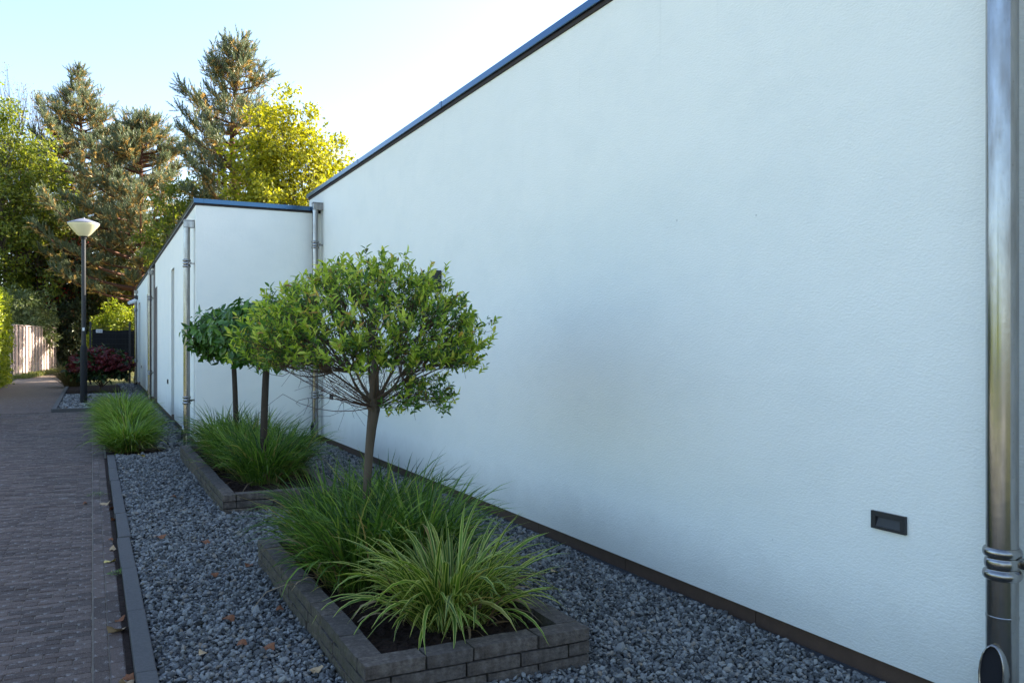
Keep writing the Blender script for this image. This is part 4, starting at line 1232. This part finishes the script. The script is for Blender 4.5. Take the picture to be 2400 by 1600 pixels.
# berry shrub with grey dead twigs and red berries
tb, tipsb = leafy('berry_shrub', 'dark tall shrub with red berries and grey dead twigs behind the fence', 'shrub', (-1.8, 55.2, 4.6), (2.6, 1.8, 4.6), 620, 40, .2, M['lv_dark'], (-1.8, 55.2, 0), .5, BG, trunk_r=.12, fork_h=.15, n1=9, n2=70, seed=5.5, shell=.4, thinbr=.012, wl=.5)
bm = tipsb[(tipsb[:, 1] < 55.4)]
bp = np.repeat(bm, 9, 0) + RNG.normal(0, .28, (len(bm) * 9, 3))
Acc().inst(OCT, np.repeat(np.eye(3)[None] * .05, len(bp), 0), bp).obj('berries', M['berry'], tb, kind='stuff')
dt = Acc()
for i in range(46):
    p = bm[RNG.integers(len(bm))] + np.array([0, -.45, .1]); L = RNG.uniform(.8, 2.2)
    dv = np.array([RNG.normal(0, .5), RNG.normal(-.1, .2), RNG.choice([-1, 1]) * RNG.uniform(.5, 1)])
    dt.tube(bez(p, p + dv * L * .5 + RNG.normal(0, .25, 3), p + dv * L, 6), np.linspace(.02, .007, 6), 4, cap=False)
dt.obj('dead_twigs', M['dead_twig'], tb, kind='stuff')
leafy('evergreen_shrub', 'near-black evergreen shrub filling the gap right of the fence', 'shrub', (-.75, 52.2, 1.9), (1.3, 1.3, 2.2), 330, 40, .18, M['lv_dark'], (-.75, 52.2, 0), .35, BG, trunk_r=.08, fork_h=.15, seed=6.1, thinbr=.01, wl=.5)
leafy('laurel_shrub', 'pale glossy shrub leaning over the top of the board fence', 'shrub', (-3.2, 49.5, 2.6), (1.5, 2.2, 1.75), 330, 30, .2, M['lv_shrub'], (-3.6, 49.5, 0), .34, BG, trunk_r=.07, fork_h=.2, seed=7.7, thinbr=.01, wl=.34)
leafy('olive_tree', 'sunlit olive-green tree between the lamp post and the low building', 'tree', (1.9, 53.5, 4.3), (2.6, 2.0, 3.9), 520, 42, .2, M['lv_olive'], (1.9, 53.5, 0), .5, BG, trunk_r=.12, fork_h=.15, n2=60, seed=8.2, thinbr=.012, shell=.4)
leafy('bright_shrub', 'bright sunlit green shrub behind the black gate', 'shrub', (1.35, 47.0, 1.8), (1.7, 1.2, 1.7), 330, 34, .16, M['lv_hedge'], (1.3, 47, 0), .3, BG, trunk_r=.06, fork_h=.15, seed=9.4, thinbr=.01, low=-.8)
leafy('side_shrub', 'low dark ivy-like shrub peeking in at the left path edge', 'shrub', (-2.25, 19.4, .3), (.5, .7, .34), 90, 16, .1, M['lv_green'], (-2.25, 19.4, 0), .12, None, trunk_r=.02, fork_h=.2, seed=1.9, thinbr=.005)
# far-off wood that closes the view low down
n = 26000
P = np.stack([RNG.uniform(-34, 40, n), RNG.uniform(72, 78, n), 0 * np.zeros(n)], -1)
top = 6.2 + 1.1 * np.sin(P[:, 0] * .35 + 1) + .8 * np.sin(P[:, 0] * .9)
P[:, 2] = RNG.random(n) ** .8 * top
Acc().inst(quad_leaf(.8), frames(rdir(n), rdir(n) * .7 + np.array([0, -.4, .6])) * RNG.uniform(.3, .6, (n, 1, 1)), P).obj('distant_wood', M['lv_olive'], kind='stuff', label='far-off wood closing the view beyond the path')

# unseen foliage guessed from pipe reflections, added to bounce sunlight onto the wall
n = 16000
P = np.stack([RNG.uniform(-10.5, -8.2, n), RNG.uniform(-4, 30, n), np.zeros(n)], -1)
top = 2.1 + .5 * np.sin(P[:, 1] * .5 + 1) + .4 * np.sin(P[:, 1] * 1.3)
P[:, 2] = RNG.random(n) * top
P[:, 0] += .5 * np.sin(P[:, 1] * .9) + .3 * np.sin(P[:, 2] * 2)
Acc().inst(quad_leaf(.7), frames(rdir(n), rdir(n) * .7 + np.array([.5, 0, .5])) * RNG.uniform(.2, .42, (n, 1, 1)), P).obj('bounce_foliage', M['lv_hedge'], kind='stuff', label='unseen foliage added across the path, bouncing sunlight')

# verge grass along the fence
n = 2600
u = RNG.random(n)
vx = -3.05 + u * 1.4 + RNG.uniform(-.05, .55, n) * (1 - .3 * u); vy = 41.5 + u * 10
vg = Acc()
V = blades(n, 0, 0, 0, .02, (.12, .32), .02, tilt=(.05, .7), bend=(.2, 1.0), seg=3)
V = V + np.stack([vx, vy, 0 * vx], -1)[:, None, None]
add_blades(vg, V); vg.obj('verge_grass', M['grass'], kind='stuff', label='yellowing grass verge at the foot of the fence')

# ------------------------------------------------------------------ fallen leaves
def fallen_template(kind):
    rg = np.random.default_rng(kind)
    m = 15
    a = np.linspace(0, 2 * PI, m, endpoint=False)
    lob = .62 + .38 * np.abs(np.cos(a * 2.5)) + rg.normal(0, .05, m)
    x, yv = np.cos(a) * lob * .5, np.sin(a) * lob * .5
    z = .22 * x * x + .3 * yv * yv + rg.normal(0, .035, m) + .12 * np.sin(a * 2 + kind)
    V = [(0, 0, 0)] + list(zip(x, yv, z))
    V += [(-.48, 0, .06), (-.80, .05, .10), (-.80, .075, .10)]
    L, S = [], []
    for i in range(m): L += [0, 1 + i, 1 + (i + 1) % m]; S.append(3)
    L += [m + 1, m + 2, m + 3]; S.append(3)
    return np.array(V), np.array(L), np.array(S)
LM = {}
def fallen(x, y, z, size, mat, label, tilt=.25):
    k = random.randrange(4)
    key = (k, mat)
    if key not in LM:
        a = Acc(); a.add(*fallen_template(k)); LM[key] = a.mesh('fallen_leaf', M[mat])
    o = link('fallen_leaf', LM[key], label=label, category='leaf', group='fallen leaves on path and gravel')
    o.location = (x, y, z + size * .06); o.scale = (size, size * random.uniform(.6, .95), size)
    o.rotation_euler = (random.gauss(0, tilt), random.gauss(0, tilt), random.uniform(0, 6.28))
for a_ in [
    (.123, 8.952, .0, .13, 'lf_tan', 'large tan leaf on the border bricks, farthest up the kerb'),
    (-.061, 9.069, .0, .07, 'lf_brown', 'small brown leaf alone on the paving bricks'),
    (.166, 8.663, .0, .08, 'lf_brown', 'brown leaf wedged against the kerb just before the large tan leaf'),
    (.170, 8.117, .0, .07, 'lf_brown', 'rust leaf in the kerb gap near the far end of the border bricks'),
    (.131, 7.312, .0, .05, 'lf_brown', 'tiny dark leaf on the border bricks midway along the kerb'),
    (.137, 6.959, .0, .08, 'lf_tan', 'orange-tan leaf on the border bricks before the yellow leaf'),
    (.114, 6.570, .0, .095, 'lf_yellow', 'pale yellow leaf on the border bricks beside the kerb'),
    (.139, 5.171, .0, .065, 'lf_brown', 'small brown leaf just beyond the big pale leaf by the kerb'),
    (.119, 4.965, .0, .125, 'lf_tan', 'big pale leaf lying across the border bricks near the front'),
    (.152, 4.252, .0, .06, 'lf_brown', 'brown leaf in the kerb gap at the bottom of the photo'),
    (.141, 4.19, .0, .09, 'lf_tan', 'tan leaf by the kerb cut by the bottom edge of the photo'),
    (.585, 12.255, .035, .12, 'lf_yellow', 'yellow leaf on the gravel in front of the bright grass row'),
    (.723, 8.855, .035, .07, 'lf_brown', 'brown leaf on the gravel beside the far planter'),
    (.488, 7.076, .035, .075, 'lf_brown', 'brown leaf on the gravel between the kerb and the planter gap'),
    (.765, 6.727, .035, .08, 'lf_brown', 'dark red leaf on the gravel just past the near planter corner'),
    (.714, 5.762, .035, .06, 'lf_brown', 'small rust leaf on the gravel beside the near planter corner'),
    (.955, 5.9, .035, .075, 'lf_brown', 'brown leaf against the far left corner of the near planter'),
    (.669, 4.796, .035, .085, 'lf_brown', 'curled brown leaf midway between kerb and near planter'),
    (.483, 4.325, .035, .065, 'lf_tan', 'pale tan leaf on the gravel nearest the kerb at the front'),
    (.674, 4.373, .035, .07, 'lf_brown', 'dark twisted leaf on the front gravel in the middle of the strip'),
    (.784, 4.259, .035, .075, 'lf_brown', 'brown leaf on the front gravel towards the near planter'),
    (.955, 4.848, .035, .06, 'lf_brown', 'rust leaf tucked against the side of the near planter'),
    (.925, 3.87, .035, .08, 'lf_tan', 'orange leaf on the gravel at the near planter front corner'),
    (2.742, 4.843, .035, .06, 'lf_tan', 'tan leaf on the gravel between the near planter and the wall')]:
    fallen(*a_)

# small weeds in the joints
def weed(x, y, n, label, r):
    clump('weed_tuft', label, x, y, -.004, M['bl_sedge'], [(n, (r, (.02, .06), .006), dict(tilt=(.2, 1.2), bend=(.2, 1.0), seg=3))], 'weeds in the paving joints', category='weed')
weed(.05, 9.48, 60, 'green weed tuft in the border bricks beyond the large tan leaf', .09)
weed(.15, 6.18, 70, 'green weed tuft against the kerb next to the yellow leaf', .05)
